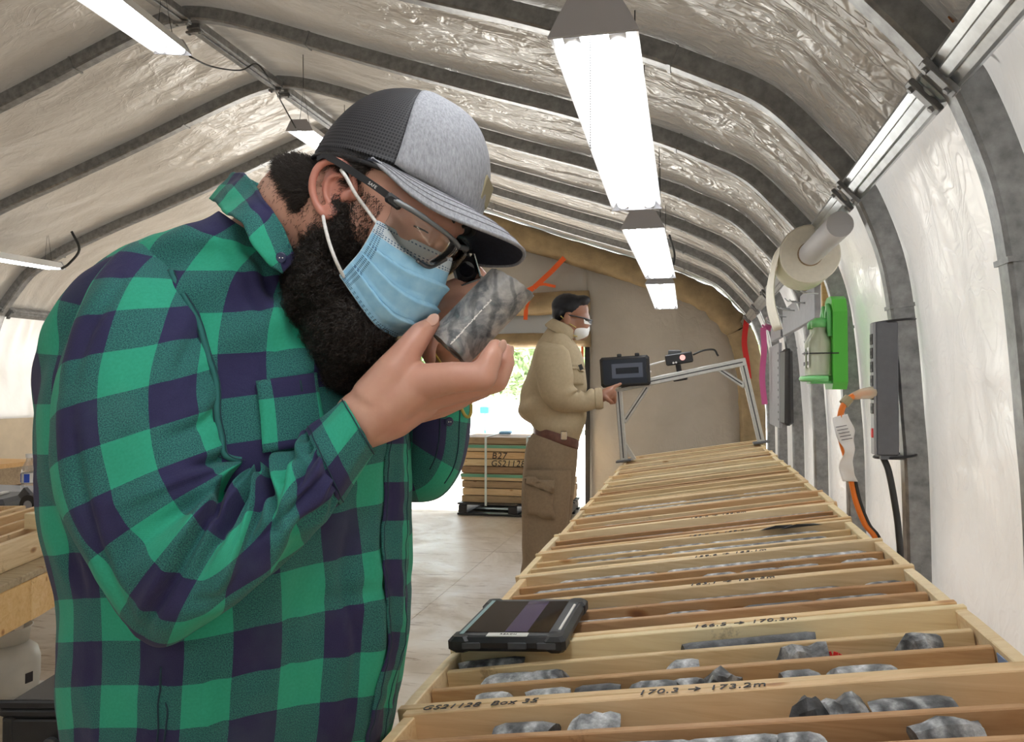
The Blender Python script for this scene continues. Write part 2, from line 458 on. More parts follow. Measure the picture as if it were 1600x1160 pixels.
# floor of big sheets with fine joints
fl = MB(); fl.box((RX, 1.8, -.06), 6.9, 13.9, .06); o = fl.obj('floor', M['floor']); o['kind'] = 'structure'
for i in range(3):
    for j in range(6):
        xx = -5.95+i*2.22; yy = -3.21+j*2.01
        s_ = MB(); s_.box((xx+1.1, yy+1.0, -.0155), 2.218, 2.008, .03, None, 0, .0006)
        q = s_.obj('floor_sheet', M['floor'], o)
g = MB(); g.box((0, 40, -.17), 160, 140, .1); o = g.obj('ground', M['gravel']); o['kind'] = 'structure'
# end curtain wall with the doorway
pr = profile(.03, 4); DX0, DX1, DZ = -4.14, -1.13, 1.95
def end_panel(name, xa, xb, zlo, mt, step=.06):
    xs = np.linspace(xa, xb, max(4, int(abs(xb-xa)/step))); V = []; F = []; rows = 40
    tops = []
    for x in xs:
        xr = x if x >= RX else 2*RX-x
        h = pr[:len(pr)//2+1]; tops.append(np.interp(xr, h[::-1, 0], h[::-1, 1]) if xr < .66 else .0)
    for x, tz in zip(xs, tops):
        tz = max(tz, zlo+.02)
        for r in range(rows+1):
            z = zlo+(tz-zlo)*r/rows
            V.append((x, YE+.018*nz((x*2.2, z*1.1, 4))+.012*nz((x*7, z*2, 9))+.008*math.sin(x*9+z), z))
    for i in range(len(xs)-1):
        for r in range(rows): F.append((i*(rows+1)+r, (i+1)*(rows+1)+r, (i+1)*(rows+1)+r+1, i*(rows+1)+r+1))
    o = mesh_obj(name, V, F, mt); o['kind'] = 'structure'
    bake(o, [('SOLIDIFY', dict(thickness=.006, offset=0))]); return o
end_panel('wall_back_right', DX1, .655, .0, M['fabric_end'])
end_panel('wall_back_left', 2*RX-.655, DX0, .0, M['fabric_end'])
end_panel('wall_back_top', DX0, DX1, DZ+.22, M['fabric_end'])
# the entrance end behind the viewer: fabric, its unseen doorway closed to cut the front fill light
fr = MB(); YF = -5.05
fr.add([(.69, YF, 0), (.66, YF, 1.5), (.5, YF, 1.95), (-.6, YF, 2.62), (DX1, YF, 2.80), (DX1, YF, 0)], [tuple(range(6))])
fr.add([(2*RX-.69, YF, 0), (2*RX-.66, YF, 1.5), (2*RX-.5, YF, 1.95), (2*RX+.6, YF, 2.62), (DX0, YF, 2.80), (DX0, YF, 0)], [tuple(range(6))])
fr.add([(DX0, YF, 0), (DX0, YF, 2.80), (RX, YF, 3.3), (DX1, YF, 2.80), (DX1, YF, 0)], [tuple(range(5))])   # unseen curtain added to block daylight from behind
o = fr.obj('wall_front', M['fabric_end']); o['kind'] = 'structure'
# doorway frame, rolled door curtain, orange webbing
def trim(mb, num, mt, smooth=False, lab=None):
    o = mb.obj('trim_%d' % num, mt, None, smooth); o['kind'] = 'structure'
    if smooth: auto_smooth(o)
    return o
t = MB(); t.bar((DX1+.01, YE-.04, 0), (DX1+.01, YE-.04, DZ+.2), .05, .05); trim(t, 20, M['black'])
t = MB(); t.bar((DX0, YE-.04, 0), (DX0, YE-.04, DZ+.2), .05, .05); trim(t, 21, M['black'])
dr = root('door_curtain', (RX, YE-.1, DZ), 'tan tarpaulin door curtain rolled up across the top of the bright doorway', 'curtain')
def roll(name, xa, xb, z, r, y, droop=.0):
    pts = [(x, y, z-droop*math.sin(math.pi*(x-xa)/(xb-xa))+.012*nz((x*4, z, 1))) for x in np.linspace(xa, xb, 40)]
    b = MB(); b.tube(pts, [r*(1+.12*nz((p[0]*3, z*5, 2))) for p in pts], 20); o = b.obj(name, M['tan_tarp'], dr, True); return o
roll('upper_roll', DX0, DX1+.04, 2.20, .125, YE-.12, .02)
roll('lower_roll', DX0, DX1+.05, 1.80, .085, YE-.08, .02)
b = MB(); b.box((RX, YE-.03, 1.955), 3.0, .01, .27); b.obj('clear_strip', mat('pale blue translucent vinyl', (.62, .68, .74), .3), dr)
def strap(name, pts, w, mt, parent, nrmv=(0, -1, 0), th=.003):
    pts = [np.asarray(p, float) for p in pts]; b = MB()
    for p, q in zip(pts[:-1], pts[1:]): b.bar(p, q, th, w, up=np.cross(nrm(q-p), np.asarray(nrmv, float)))
    return b.obj(name, mt, parent)
ow = root('door_strap', PY(832, 452, 8.45), 'orange webbing strap knotted round the rolled door curtain', 'strap')
pp = [PY(882, 403, 8.42), PY(862, 424, 8.42), PY(834, 450, 8.42), PY(815, 459, 8.42)]
strap('webbing', pp, .055, M['orange_strap'], ow)
strap('webbing', [PY(834, 446, 8.41), PY(850, 444, 8.41), PY(868, 448, 8.41)], .03, M['orange_strap'], ow)
strap('loose_end', [PY(822, 484, 8.42), PY(821, 500, 8.42)], .045, M['orange_strap'], ow)
strap('loose_end', [PY(832, 450, 8.41), PY(822, 484, 8.42)], .03, M['orange_strap'], ow)
b = MB(); b.bar(PY(910, 530, 8.62), PY(910, 592, 8.62), .055, .02); o = b.obj('door_strap', M['orange_strap']); prop(o, 'orange strap hanging straight down the edge of the doorway beside the khaki man', 'strap')
# tan rolled tarp following the end arch
pa = profile(-.10, 6)
b = MB(); b.tube([(x, YE-.16+.02*nz((x*3, z*3, 5)), z) for x, z in pa], [.13+.018*nz((i*.35, 2, 1)) for i in range(len(pa))], 16)
o = b.obj('rolled_tarp', M['tan_tarp'], None, True); prop(o, 'long tan tarpaulin roll following the arch of the end wall', 'tarp')
# hoops: each an open box channel, bent
def hoop_mesh(y, n_):
    c0 = profile(-.034, 6); c1 = profile(.034, 6); b = MB(); n = len(c0)
    V = []
    for i in range(n):
        p, q = c0[i], c1[i]
        for (a, yy) in ((0.10, -.036), (0.0, -.024), (0.0, .024), (.10, .036), (1.0, .036), (1.0, -.036)):
            r = p+(q-p)*a; V.append((r[0], y+yy, r[1]))
    F = [(i*6+k, i*6+(k+1) % 6, (i+1)*6+(k+1) % 6, (i+1)*6+k) for i in range(n-1) for k in range(6)]
    b.add(V, F)
    # coupling sleeves and stamped joints
    for fr_ in (.10, .30, .70, .90, .42, .58):
        i = int(fr_*n); p, q = c0[i], c1[i]; t_ = nrm(c0[min(i+1, n-1)]-c0[i-1]); mid = (p+q)/2
        R = np.stack([A(t_[0], 0, t_[1]), A(0, 1, 0), np.cross(A(t_[0], 0, t_[1]), A(0, 1, 0))], 1)
        b.box((mid[0], y, mid[1]), .012, .079, .074, R)
    return b
for k, y in enumerate(HOOPS[5:]):
    o = hoop_mesh(y, k).obj('trim_%d' % (k+1), M['galv'], None, False); o['kind'] = 'structure'; auto_smooth(o, .5)
# purlins: short lengths between hoops, bolted with brackets
pn = 30
for nm, (px, pz), sz in (('shoulder', (.515, 1.93), 1), ('ridge', (RX, 3.245), 1), ('far', (2*RX-.515, 1.93), 1)):
    for a, c in zip(HOOPS[5:-1], HOOPS[6:]):
        b = MB(); ang = math.radians(48 if nm == 'shoulder' else (0 if nm == 'ridge' else -48))
        R = np.array([[math.cos(ang), 0, math.sin(ang)], [0, 1, 0], [-math.sin(ang), 0, math.cos(ang)]])
        b.box((px, (a+c)/2, pz), .082, c-a-.07, .050, R, 0, .006)
        b.box(np.array((px, (a+c)/2, pz))+R@A(.0, 0, -.029), .030, c-a-.07, .010, R, 0, .004)
        o = trim(b, pn, M['galv_bright'] if nm == 'shoulder' else M['galv']); pn += 1
        for e in (a+.055, c-.055):
            q = MB(); q.box(np.array((px, e, pz))+R@A(-.0, 0, -.036), .095, .03, .014, R, 0, .002)
            for sgn in (-1, 1): q.disc_cyl(np.array((px, e, pz))+R@A(sgn*.03, 0, -.04), np.array((px, e, pz))+R@A(sgn*.03, 0, -.05), .007, 8)
            q.obj('bracket', M['galv'], o)
# rust marks where the first hoop meets the purlin
for (u, v_, an) in ((1500, 20, .6), (1542, 76, .55)):
    q = PY(u, v_, 1.81-.0375); b = MB(); b.box(q, .045, .002, .016, np.array([[math.cos(an), 0, -math.sin(an)], [0, 1, 0], [math.sin(an), 0, math.cos(an)]]))
    b.obj('rust_patch', M['rust'], bpy.data.objects['trim_3'])
# wire ties round the ridge
def wire(name, pts, r, mt, parent=None):
    b = MB(); b.tube(catmull(pts, 5), r, 6); return b.obj(name, mt, parent, True)
# plywood skirting on the far side
b = MB(); b.box((2*RX-.64, 2.0, .50), .02, 13.2, 1.0); o = b.obj('baseboard_left', speck('tan plywood', (.62, .52, .38), .7, 0, .12, 4)); o['kind'] = 'structure'

# ------------------------------------------------------------------ hanging shop lights
def shop_light(loc, rot, label, L_=1.22, scale=1.0, hang=.5):
    r = root('shop_light', (0, 0, 0), label, 'lamp', 'shop lights hanging under the tent roof')
    W = .078
    b = MB(); n = [(-W, 0), (-W*.55, .055), (W*.55, .055), (W, 0), (W*.94, .002), (W*.5, .048), (-W*.5, .048), (-W*.94, .002)]
    V = [(x, y, z) for y in (-L_/2, L_/2) for x, z in n]; k = len(n)
    b.add(V, [(i, (i+1) % k, k+(i+1) % k, k+i) for i in range(k)]+[tuple(range(k-1, -1, -1)), tuple(range(k, 2*k))])
    b.obj('reflector', M['white_paint'], r)
    for y in (-L_/2-.004, L_/2+.004):
        b = MB(); pts = [(-W*1.03, -.004), (-W*.8, .032), (-W*.58, .062), (W*.58, .062), (W*.8, .032), (W*1.03, -.004)]
        V = [(x, y+e, z) for e in (-.004, .004) for x, z in pts]
        b.add(V, [tuple(range(5, -1, -1)), tuple(range(6, 12))]+[(i, (i+1) % 6, 6+(i+1) % 6, 6+i) for i in range(6)])
        b.obj('end_cap', M['grey_paint'], r)
    b = MB(); b.box((0, 0, .022), .034, L_-.14, .022, None, 0, .004); b.obj('centre_ridge', M['white_paint'], r)
    for s in (-1, 1):
        b = MB(); b.tube([(s*W*.52, y, .012) for y in np.linspace(-L_/2+.03, L_/2-.03, 6)], .0185, 14); b.obj('lamp_tube', M['tube'], r, True)
        for y in (-L_/2+.02, L_/2-.02):
            q = MB(); q.box((s*W*.52, y, .014), .03, .02, .03); q.obj('tube_socket', M['white_paint'], r)
    for y in (-L_/2+.10, L_/2-.10):
        b = MB(); b.tube([(-.03, y, .055), (0, y, .055+hang*.5), (.03, y, .055)], .0018, 6); b.tube([(0, y, .055+hang*.5), (0, y+.01, .055+hang)], .0022, 6); b.obj('hanging_wire', M['wire'], r)
    r.location = loc; r.rotation_euler = rot
    return r
def lamp_at(p0, p1, label, hang=.5, roll=0.0):
    p0, p1 = np.asarray(p0, float), np.asarray(p1, float); d = p1-p0
    yaw = math.atan2(-d[0], d[1]); pit = math.asin(d[2]/np.linalg.norm(d))
    return shop_light((p0+p1)/2, (pit, roll, yaw), label, np.linalg.norm(d), 1, hang)
l1 = lamp_at(P(927, 52, 1.40), P(995, 326, 2.55), 'big bright twin-tube shop light hanging over the core boxes, the closest one', .55)
lamp_at(P(1004, 356, 2.92), P(1032, 434, 4.15), 'shop light over the core boxes, second in the line towards the end wall', .6)
lamp_at(P(1031, 443, 4.30), P(1041, 482, 5.5), 'smallest shop light over the core boxes, last before the end wall', .65)
lamp_at(P(70, -62, 2.27), P(270, 84, 3.46), 'bright shop light under the ridge, cut off by the top of the picture', .42)
lamp_at(P(468, 204, 4.62), P(545, 258, 5.8), 'shop light under the ridge half hidden behind the grey cap', .42)
lamp_at(P(-90, 392, 5.4), P(88, 421, 6.58), 'shop light by the far side wall above the water bottle', .5)
for y_ in (-.12, -1.7, -3.3):  # unseen lamps added to brighten the near man
    lamp_at(A(-.17, y_, 1.86), A(-.17, y_+1.2, 1.86), 'added fill lamp over the core boxes behind the viewer, %s' % {-.12: 'just outside the picture', -1.7: 'further back', -3.3: 'close to the entrance'}[y_], .55)
for y_ in (-.3, -2.6):  # more unseen lamps, added under the ridge as fill
    lamp_at(A(-2.25, y_, 2.73), A(-2.25, y_+1.2, 2.73), 'added fill lamp under the ridge behind the viewer, %s' % {-.3: 'just outside the picture', -2.6: 'close to the entrance'}[y_], .42)
ch = root('pull_chain', P(921, 48, 1.42), 'beaded pull chain dangling from the closest shop light', 'chain')
b = MB()
for i in range(46):
    p = P(922, 50, 1.42)+A(0, 0, -.0046)*i; b.ell(p, A(.0017, 0, 0), A(0, .0017, 0), A(0, 0, .0017), 6, 4)
b.obj('bead_chain', M['galv_bright'], ch, True)
w = wire('lamp_cable', [P(296, 88, 3.5), P(330, 104, 3.7), P(375, 110, 3.9), P(400, 100, 4.0), P(418, 120, 4.1), P(440, 160, 4.4), P(462, 200, 4.6)], .004, M['wire']); prop(w, 'thin dark cable looping between the two lights under the ridge', 'cable')
w = wire('lamp_cable', [P(1046, 368, 4.1), P(1054, 400, 4.3), P(1048, 425, 4.3), P(1042, 440, 4.3)], .006, M['wire']); prop(w, 'dark cable hanging beside the small lights over the core boxes', 'cable')
w = wire('hanging_cord', [P(112, 362, 6.4), P(124, 390, 6.4), P(108, 412, 6.4), P(96, 420, 6.4)], .010, M['wire']); prop(w, 'bunched dark cord hanging above the light by the far side wall', 'cable')
# ------------------------------------------------------------------ the tilted core rack and its boxes
rng = random.Random(7)
TA = math.atan(.155); EX = A(math.cos(TA), 0, math.sin(TA)); EZ = A(-math.sin(TA), 0, math.cos(TA)); EY = A(0, 1, 0)
RS = .92
TO = A(-.436*RS, 0, 1.28-.48*RS)                                  # top edge of the boxes on the aisle side
TR = np.stack([EX, EY, EZ], 1)
def T(x, y, z=0.0): return TO+EX*x+EY*y+EZ*z           # x across the slope, y along the tent, z off the box tops
BH, BL, BP, TH = .068, .862*RS, .29*RS, .0175
r = root('core_rack', T(BL/2, 3.0, -.9), 'long sloping timber rack that carries the row of core boxes', 'rack')
for x in (.06, BL/2, BL-.06):
    b = MB(); b.box(T(x, 2.75, -BH-.012-.045), .04, 4.7, .088, TR, 0, .003); b.obj('rail', M['timber'], r)
for y in (.6, 1.6, 2.7, 3.8, 4.9):
    b = MB(); b.box(T(BL/2, y, -BH-.10-.035), BL, .04, .07, TR, 0, .003); b.obj('cross_beam', M['timber'], r)
    for x in (.07, BL-.07):
        p = T(x, y+.04, -BH-.11); b = MB(); b.box((p[0], p[1], p[2]/2), .06, .04, p[2], None, 0, .003); b.obj('leg', M['timber'], r)
ordn = ['first', 'second', 'third', 'fourth', 'fifth', 'sixth', 'seventh', 'eighth', 'ninth', 'tenth', 'eleventh', 'twelfth', 'thirteenth', 'fourteenth', 'fifteenth', 'sixteenth', 'seventeenth']
Y0 = 1.13*RS-BP                                            # front of the first box in view
marks = {0: '170.3 → 173.2m', 1: '166.5 → 170.3m', 2: '163.1 → 166.5m', 3: '159.6 → 163.1m', 4: '156.0 → 159.6m', 5: '152.4 → 156.0m'}
def text_mesh(name, s, size, mt, parent, org, ex, ey, thick=.0004, shear=.15):
    cu = bpy.data.curves.new(name, 'FONT'); cu.body = s; cu.size = size; cu.extrude = thick; cu.shear = shear; cu.space_character = 1.12
    to = bpy.data.objects.new(name, cu); C.objects.link(to)
    dg = bpy.context.evaluated_depsgraph_get(); dg.update(); me = bpy.data.meshes.new_from_object(to.evaluated_get(dg))
    bpy.data.objects.remove(to); bpy.data.curves.remove(cu)
    ex, ey = nrm(ex), nrm(ey); ez = np.cross(ex, ey); o = bpy.data.objects.new(name, me)
    v = np.array([p.co[:] for p in me.vertices]); v = np.asarray(org)+v[:, :1]*ex+v[:, 1:2]*ey+(v[:, 2:]+thick)*ez
    me.vertices.foreach_set('co', v.astype(np.float32).ravel()); me.materials.clear(); me.materials.append(mt); me.update()
    return put(o, parent)
def wobble(b, amt, seed):
    b.v = [(x+amt*nz((x*9, y*9, z*9), 1, seed), y+amt*nz((x*7, y*9, z*9), 1, seed+9), z+amt*.4*nz((x*9, y*9, z*9), 1, seed+5)) for x, y, z in b.v]; return b
boxes = []
NB = 16
def board(c, sx, sy, sz, R, seed, bev=.0015, n=7):
    """a sawn board with slight wander along its length"""
    b = MB(); rr = random.Random(seed)
    xs = np.linspace(-sx/2, sx/2, n); k1, k2 = rr.uniform(-1, 1), rr.uniform(-1, 1); V = []
    for x in xs:
        dy = .0016*k1*math.sin(x*4+seed); dz = .0014*k2*math.cos(x*5+seed*2)
        e = 1 if abs(x) < sx/2-1e-6 else .97
        hy, hz, q = sy/2*e, sz/2*e, bev
        for (y, z) in ((-hy+q, -hz), (hy-q, -hz), (hy, -hz+q), (hy, hz-q), (hy-q, hz), (-hy+q, hz), (-hy, hz-q), (-hy, -hz+q)):
            V.append(np.asarray(c)+R@A(x, y+dy, z+dz))
    F = [(i*8+k, (i+1)*8+k, (i+1)*8+(k+1) % 8, i*8+(k+1) % 8) for i in range(n-1) for k in range(8)]
    F += [tuple(range(8)), tuple(range((n-1)*8+7, (n-1)*8-1, -1))]
    return b.add(V, F)
for k in range(-1, NB):
    y0 = Y0+k*BP; jx = rng.uniform(-.010, .008) if k not in (-1, 0, 1) else (.020 if k < 1 else .004)
    nm = {0: 'first core box of the row, cut by the bottom edge, marked 173.2m', 1: 'second core box of the row, marked 166.5 to 170.3m, under the tablet front',
          -1: 'core box at the near end of the rack, mostly below the picture'}.get(k) or \
        '%s core box of the row counting from the viewer, pale pine with three channels' % ordn[k]
    r = root('core_box', T(BL/2+jx, y0+BP/2, -BH), nm, 'box', 'core boxes lying side by side on the sloping rack')
    jz = rng.uniform(-.002, .002); boxes.append((r, jx, y0, jz))
    ws = lambda: rng.choice(['pine', 'pine', 'pine_edge', 'pine', 'pine_red'])
    seed = 100+k*10
    for e, yy in ((0, y0+TH/2+.0015), (1, y0+BP-TH/2-.0015)):
        board(T(BL/2+jx, yy, -BH/2+jz+(.001 if e else 0)), BL, TH, BH, TR, seed+e).obj('long_side', M['pine_edge' if rng.random() < .6 else 'pine'], r)
    for e, xx in ((0, TH/2), (1, BL-TH/2)):
        board(T(xx+jx, y0+BP/2, -BH/2+jz-.0015), BP-2*TH-.004, TH, BH-.003, TR@np.array([[0, -1, 0], [1, 0, 0], [0, 0, 1.0]]), seed+3+e).obj('end_board', M['pine_edge'], r)
    inner = BP-2*TH-.003
    for i in (1, 2):
        yy = y0+TH+.0015+inner*i/3
        wm = 'pine_red' if (k in (0, 3, 5, 9) or rng.random() < .3) else 'pine'
        board(T(BL/2+jx, yy, -BH/2+jz-.003-rng.uniform(0, .003)), BL-2*TH-.003, .0135, BH-.004, TR, seed+6+i).obj('divider', M[wm], r)
    b = MB(); b.box(T(BL/2+jx, y0+BP/2, -BH-.004+jz), BL-.01, BP-.008, .008, TR); b.obj('bottom_board', M['pine'], r)
    if k in marks or k == -1:
        s_ = marks.get(k, '173.2 → 176.4m'); x_t = .315 if k == 0 else .40
        text_mesh('lettering', s_, .021, M['ink'], r, T(x_t+jx, y0+BP-TH*.85, jz+.0022), EX, EY)
        if k in (0, 1): text_mesh('lettering', 'GS21128  Box 35' if k == 0 else 'GS21128  Box 34', .020, M['ink'], r, T(.025+jx, y0+BP-TH*.85, jz+.0022), EX, EY)
    if k == 1:
        b = MB(); b.box(T(BL-TH-.0008+jx, y0+TH+inner/6+.002, -.024), .0012, .045, .026, TR); b.obj('blue_scribble', mat('blue crayon', (.22, .33, .55), .7), r)
# core pieces
def core_mesh(length, rad, seed, kind):
    rr = random.Random(seed); n = 16; m = max(5, int(length/.012)); V = []; F = []
    t0, t1 = rr.uniform(-.6, .6), rr.uniform(-.6, .6); p0, p1 = rr.uniform(0, 6.3), rr.uniform(0, 6.3)
    for i in range(m+1):
        f = i/m
        for k in range(n):
            g = 2*math.pi*k/n
            x = (f-.5)*length+rad*(t0*math.cos(g+p0)*(1-f)**2+t1*math.cos(g+p1)*f**2)
            if kind == 'chunk':
                rd = rad*(.80+.45*nz((math.cos(g)*1.3+seed, math.sin(g)*1.3, f*2.2+seed*.37)))*(.55+.45*math.sin(math.pi*(.12+.76*f)))
                rd *= .8+.2*abs(math.cos(1.5*g+seed))
            else:
                rd = rad*(1+.018*nz((math.cos(g)*2, math.sin(g)*2, f*length*40+seed)))
                if i in (0, m): rd *= .90+.08*nz((math.cos(g)*3, math.sin(g)*3, seed))
            V.append((x, rd*math.cos(g), rd*math.sin(g)))
    for i in range(m):
        for k in range(n): F.append((i*n+k, i*n+(k+1) % n, (i+1)*n+(k+1) % n, (i+1)*n+k))
    for e, s in ((0, -1), (m, 1)):
        c = np.mean(V[e*n:e*n+n], 0)+A(s*.004*rr.uniform(-1, 1), 0, 0); V.append(tuple(c)); q = len(V)-1
        for k in range(n):
            t = (q, e*n+(k+1) % n, e*n+k); F.append(t if s < 0 else t[::-1])
    return V, F
chn = ['aisle', 'middle', 'far']
cnt = 0
def core(k, row, x, length, kind, tone, label, rad=.0285, rot=0.0, dz=0.0):
    global cnt
    cnt += 1
    r_, jx, y0, jz = boxes[k+1]; inner = BP-2*TH-.003
    yc = y0+TH+.0015+inner*(row+.5)/3
    V, F = core_mesh(length, rad, cnt*3.7, kind)
    zc = -BH+rad*(1.0 if kind == 'core' else .82)+dz
    c = T(x+jx, yc, zc); q = rng.uniform(0, 6.28)
    Rx = np.array([[1, 0, 0], [0, math.cos(q), -math.sin(q)], [0, math.sin(q), math.cos(q)]])
    Rz = np.array([[math.cos(rot), -math.sin(rot), 0], [math.sin(rot), math.cos(rot), 0], [0, 0, 1]])
    o = mesh_obj('core_piece', np.array(V)@Rx.T, F, M[tone], None, True)
    try: o.data.set_sharp_from_angle(angle=.7 if kind == 'core' else .30)
    except Exception: pass
    o.matrix_world = Matrix.Translation(Vector(c)) @ Matrix((TR@Rz).tolist()).to_4x4()
    return prop(o, label, 'rock', 'drill core pieces in the boxes')
def tx(u, v):
    """place across the rack of a point seen on the box tops"""
    n = EZ; r = ray(u, v); t = ((TO-CAM)@n)/(r@n); q = CAM+r*t-TO; return q@EX
# the two closest boxes, piece by piece: (row, u left, u right, kind, tone)
hand = {0: [(2, 752, 836, 'core', 'rock', 'banded grey cylinder'), (2, 843, 868, 'chunk', 'rock', 'small rounded grey lump'), (2, 874, 946, 'chunk', 'rock_pale', 'pale broken cone'),
            (2, 966, 1034, 'chunk', 'rock_dark', 'flat dark slab'), (2, 1086, 1116, 'chunk', 'rock_dark', 'small dark crumb'), (2, 1232, 1262, 'chunk', 'rock_dark', 'dark upright shard'),
            (2, 1256, 1335, 'chunk', 'rock', 'grey wedge'), (2, 1354, 1476, 'core', 'rock', 'black and white banded cylinder'),
            (1, 918, 1052, 'core', 'rock', 'long grey cylinder'), (1, 1050, 1180, 'core', 'rock_pale', 'pale smooth cylinder'), (1, 1178, 1254, 'core', 'rock', 'short banded stub'), (1, 1010, 1050, 'chunk', 'rock_dark', 'dark lump'),
            (1, 1268, 1298, 'chunk', 'rock_dark', 'small dark spike'), (1, 1330, 1400, 'chunk', 'rock_dark', 'thin dark splinter'), (1, 1406, 1508, 'chunk', 'rock', 'broad broken grey piece'), (1, 1550, 1580, 'chunk', 'rock_dark', 'dark fragment'),
            (0, 1470, 1590, 'chunk', 'rock_pale', 'pale crumbly heap piece'), (0, 1200, 1420, 'core', 'rock', 'long core length')],
        1: [(0, 738, 800, 'core', 'rock_pale', 'pale half cylinder'), (0, 796, 826, 'chunk', 'rock_dark', 'dark pointed lump'), (0, 826, 888, 'core', 'rock_pale', 'pale worn cylinder'), (0, 888, 962, 'core', 'rock_dark', 'dark grey length'),
            (0, 974, 1058, 'core', 'rock', 'grey cylinder'), (0, 1058, 1094, 'core', 'rock', 'short grey ring'), (0, 1092, 1142, 'chunk', 'rock', 'grey wedge'), (0, 1220, 1290, 'core', 'rock', 'grey cylinder with slanted end'), (0, 1288, 1388, 'core', 'rock_pale', 'white and grey striped cylinder'),
            (1, 762, 830, 'core', 'rock_pale', 'pale streaked cylinder'), (1, 830, 886, 'core', 'rock', 'banded cylinder'), (1, 900, 934, 'chunk', 'rock_dark', 'black rounded lump'), (1, 1034, 1092, 'core', 'rock_pale', 'pale grey length'),
            (1, 1160, 1222, 'chunk', 'rock_dark', 'black knobbly lump'), (1, 1222, 1296, 'chunk', 'rock', 'big humped rock'), (1, 1345, 1398, 'chunk', 'rock_dark', 'dark rounded rock'), (1, 1412, 1452, 'chunk', 'rock', 'angular grey rock beside red flagging'),
            (2, 720, 808, 'core', 'rock', 'grey half cylinder'), (2, 958, 992, 'chunk', 'rock_pale', 'pale dusty lump'), (2, 1066, 1270, 'core', 'rock_dark', 'long dark cylinder')]}
rowv = {0: {2: 1110, 1: 1150, 0: 1190}, 1: {0: 1065, 1: 1035, 2: 1005}}
rown = {2: 'far channel', 1: 'middle channel', 0: 'near channel'}
for k in hand:
    seen = {}
    for (row, ua, ub, kind, tone, desc) in hand[k]:
        _, jx, y0, _ = boxes[k+1]; yc = y0+TH+(BP-2*TH)*(row+.5)/3
        def xat(u):     # point of the channel's middle that is seen at column u
            best = min(np.linspace(.03, .77, 400), key=lambda x: abs(((lambda p: 800+FPX*(p@RIGHT)/(p@FWD))(T(x, yc, -.035)-CAM))-u)); return best
        xa, xb = xat(ua), xat(ub); ln = max(.022, xb-xa); rad = .0285 if kind == 'core' else min(.036, max(.016, ln*.45))
        if desc in ('flat dark slab', 'thin dark splinter'): rad = .018
        dz = .004
        if desc in ('pale broken cone', 'grey wedge', 'big humped rock', 'broad broken grey piece', 'angular grey rock beside red flagging', 'dark upright shard'): rad = .038; dz = .010
        core(k, row, (xa+xb)/2, ln, kind, tone, '%s, %s of %s core box, %d cm from aisle end' % (desc.replace('angular grey rock beside red flagging', 'angular rock beside red flagging'), rown[row], ordn[k], round(xa*100)), rad, rng.uniform(-.05, .05), dz)
for k in range(2, NB):
    for row in range(3):
        x = .03+rng.uniform(0, .10); i = 0
        while x < .73:
            ln = rng.choice([.05, .08, .12, .18, .26, .34]) if k < 9 else rng.choice([.14, .24, .34])
            ln = min(ln, .765-x)
            if ln < .03: break
            kind = 'chunk' if (ln < .07 and rng.random() < .75) else 'core'
            tone = rng.choice(['rock', 'rock_pale', 'rock_pale', 'rock', 'rock_dark'])
            i += 1
            core(k, row, x+ln/2, ln-.003, kind, tone, '%s in %s of %s core box, %s piece from aisle' % (
                {'rock': 'banded grey core', 'rock_pale': 'pale grey core', 'rock_dark': 'dark grey core'}[tone] if kind == 'core' else 'broken %s chunk' % {'rock': 'grey', 'rock_pale': 'pale', 'rock_dark': 'dark'}[tone],
                rown[row], ordn[k], ordn[i-1]), .0285 if kind == 'core' else .023, rng.uniform(-.02, .02), .0)
            x += ln+(rng.uniform(.0, .09) if rng.random() < .6 else 0)
def flagging(name, pts, w, mt, label, cat, up=(0, 1, 0)):
    b = MB(); pts = catmull(pts, 4)
    for p, q in zip(pts[:-1], pts[1:]): b.bar(p, q+nrm(q-p)*.001, w, .0016, up=up)
    o = b.obj(name, mt); return prop(o, label, cat)
flagging('flagging_scrap', [T(.575, Y0+BP+.135, -.03), T(.59, Y0+BP+.137, -.020), T(.61, Y0+BP+.135, -.034)], .016, M['red'], 'red flagging scrap beside the angular grey rock in the second core box', 'tape')
b = MB(); b.box(T(.390, Y0+BP-TH-.004, -.046), .042, .0015, .018, TR)
o = b.obj('paper_tag', M['paper']); prop(o, 'small white paper tag with red writing in the first core box', 'tag')
text_mesh('lettering', '173', .014, M['redink'], o, T(.377, Y0+BP-TH-.0052, -.051), EX, EZ)
for i, (u, v) in enumerate(((1200, 828), (1232, 826))):
    x = tx(u, v); rr_ = ray(u, v); p = CAM+rr_*(((TO-CAM)@EZ)/(rr_@EZ))
    b = MB(); b.add([p+EX*-.02, p+EX*(.05+.03*i), p+EX*.0+EY*.03, p+EX*.02+EZ*.008, p+EX*.06+EZ*.004+EY*.01], [(0, 1, 3), (1, 4, 3), (4, 2, 3), (2, 0, 3), (0, 2, 4, 1)])
    o = b.obj('black_scrap', M['black']); prop(o, ['smaller black plastic scrap lying across the middle core boxes', 'longer black plastic scrap lying across the middle core boxes'][i], 'scrap')

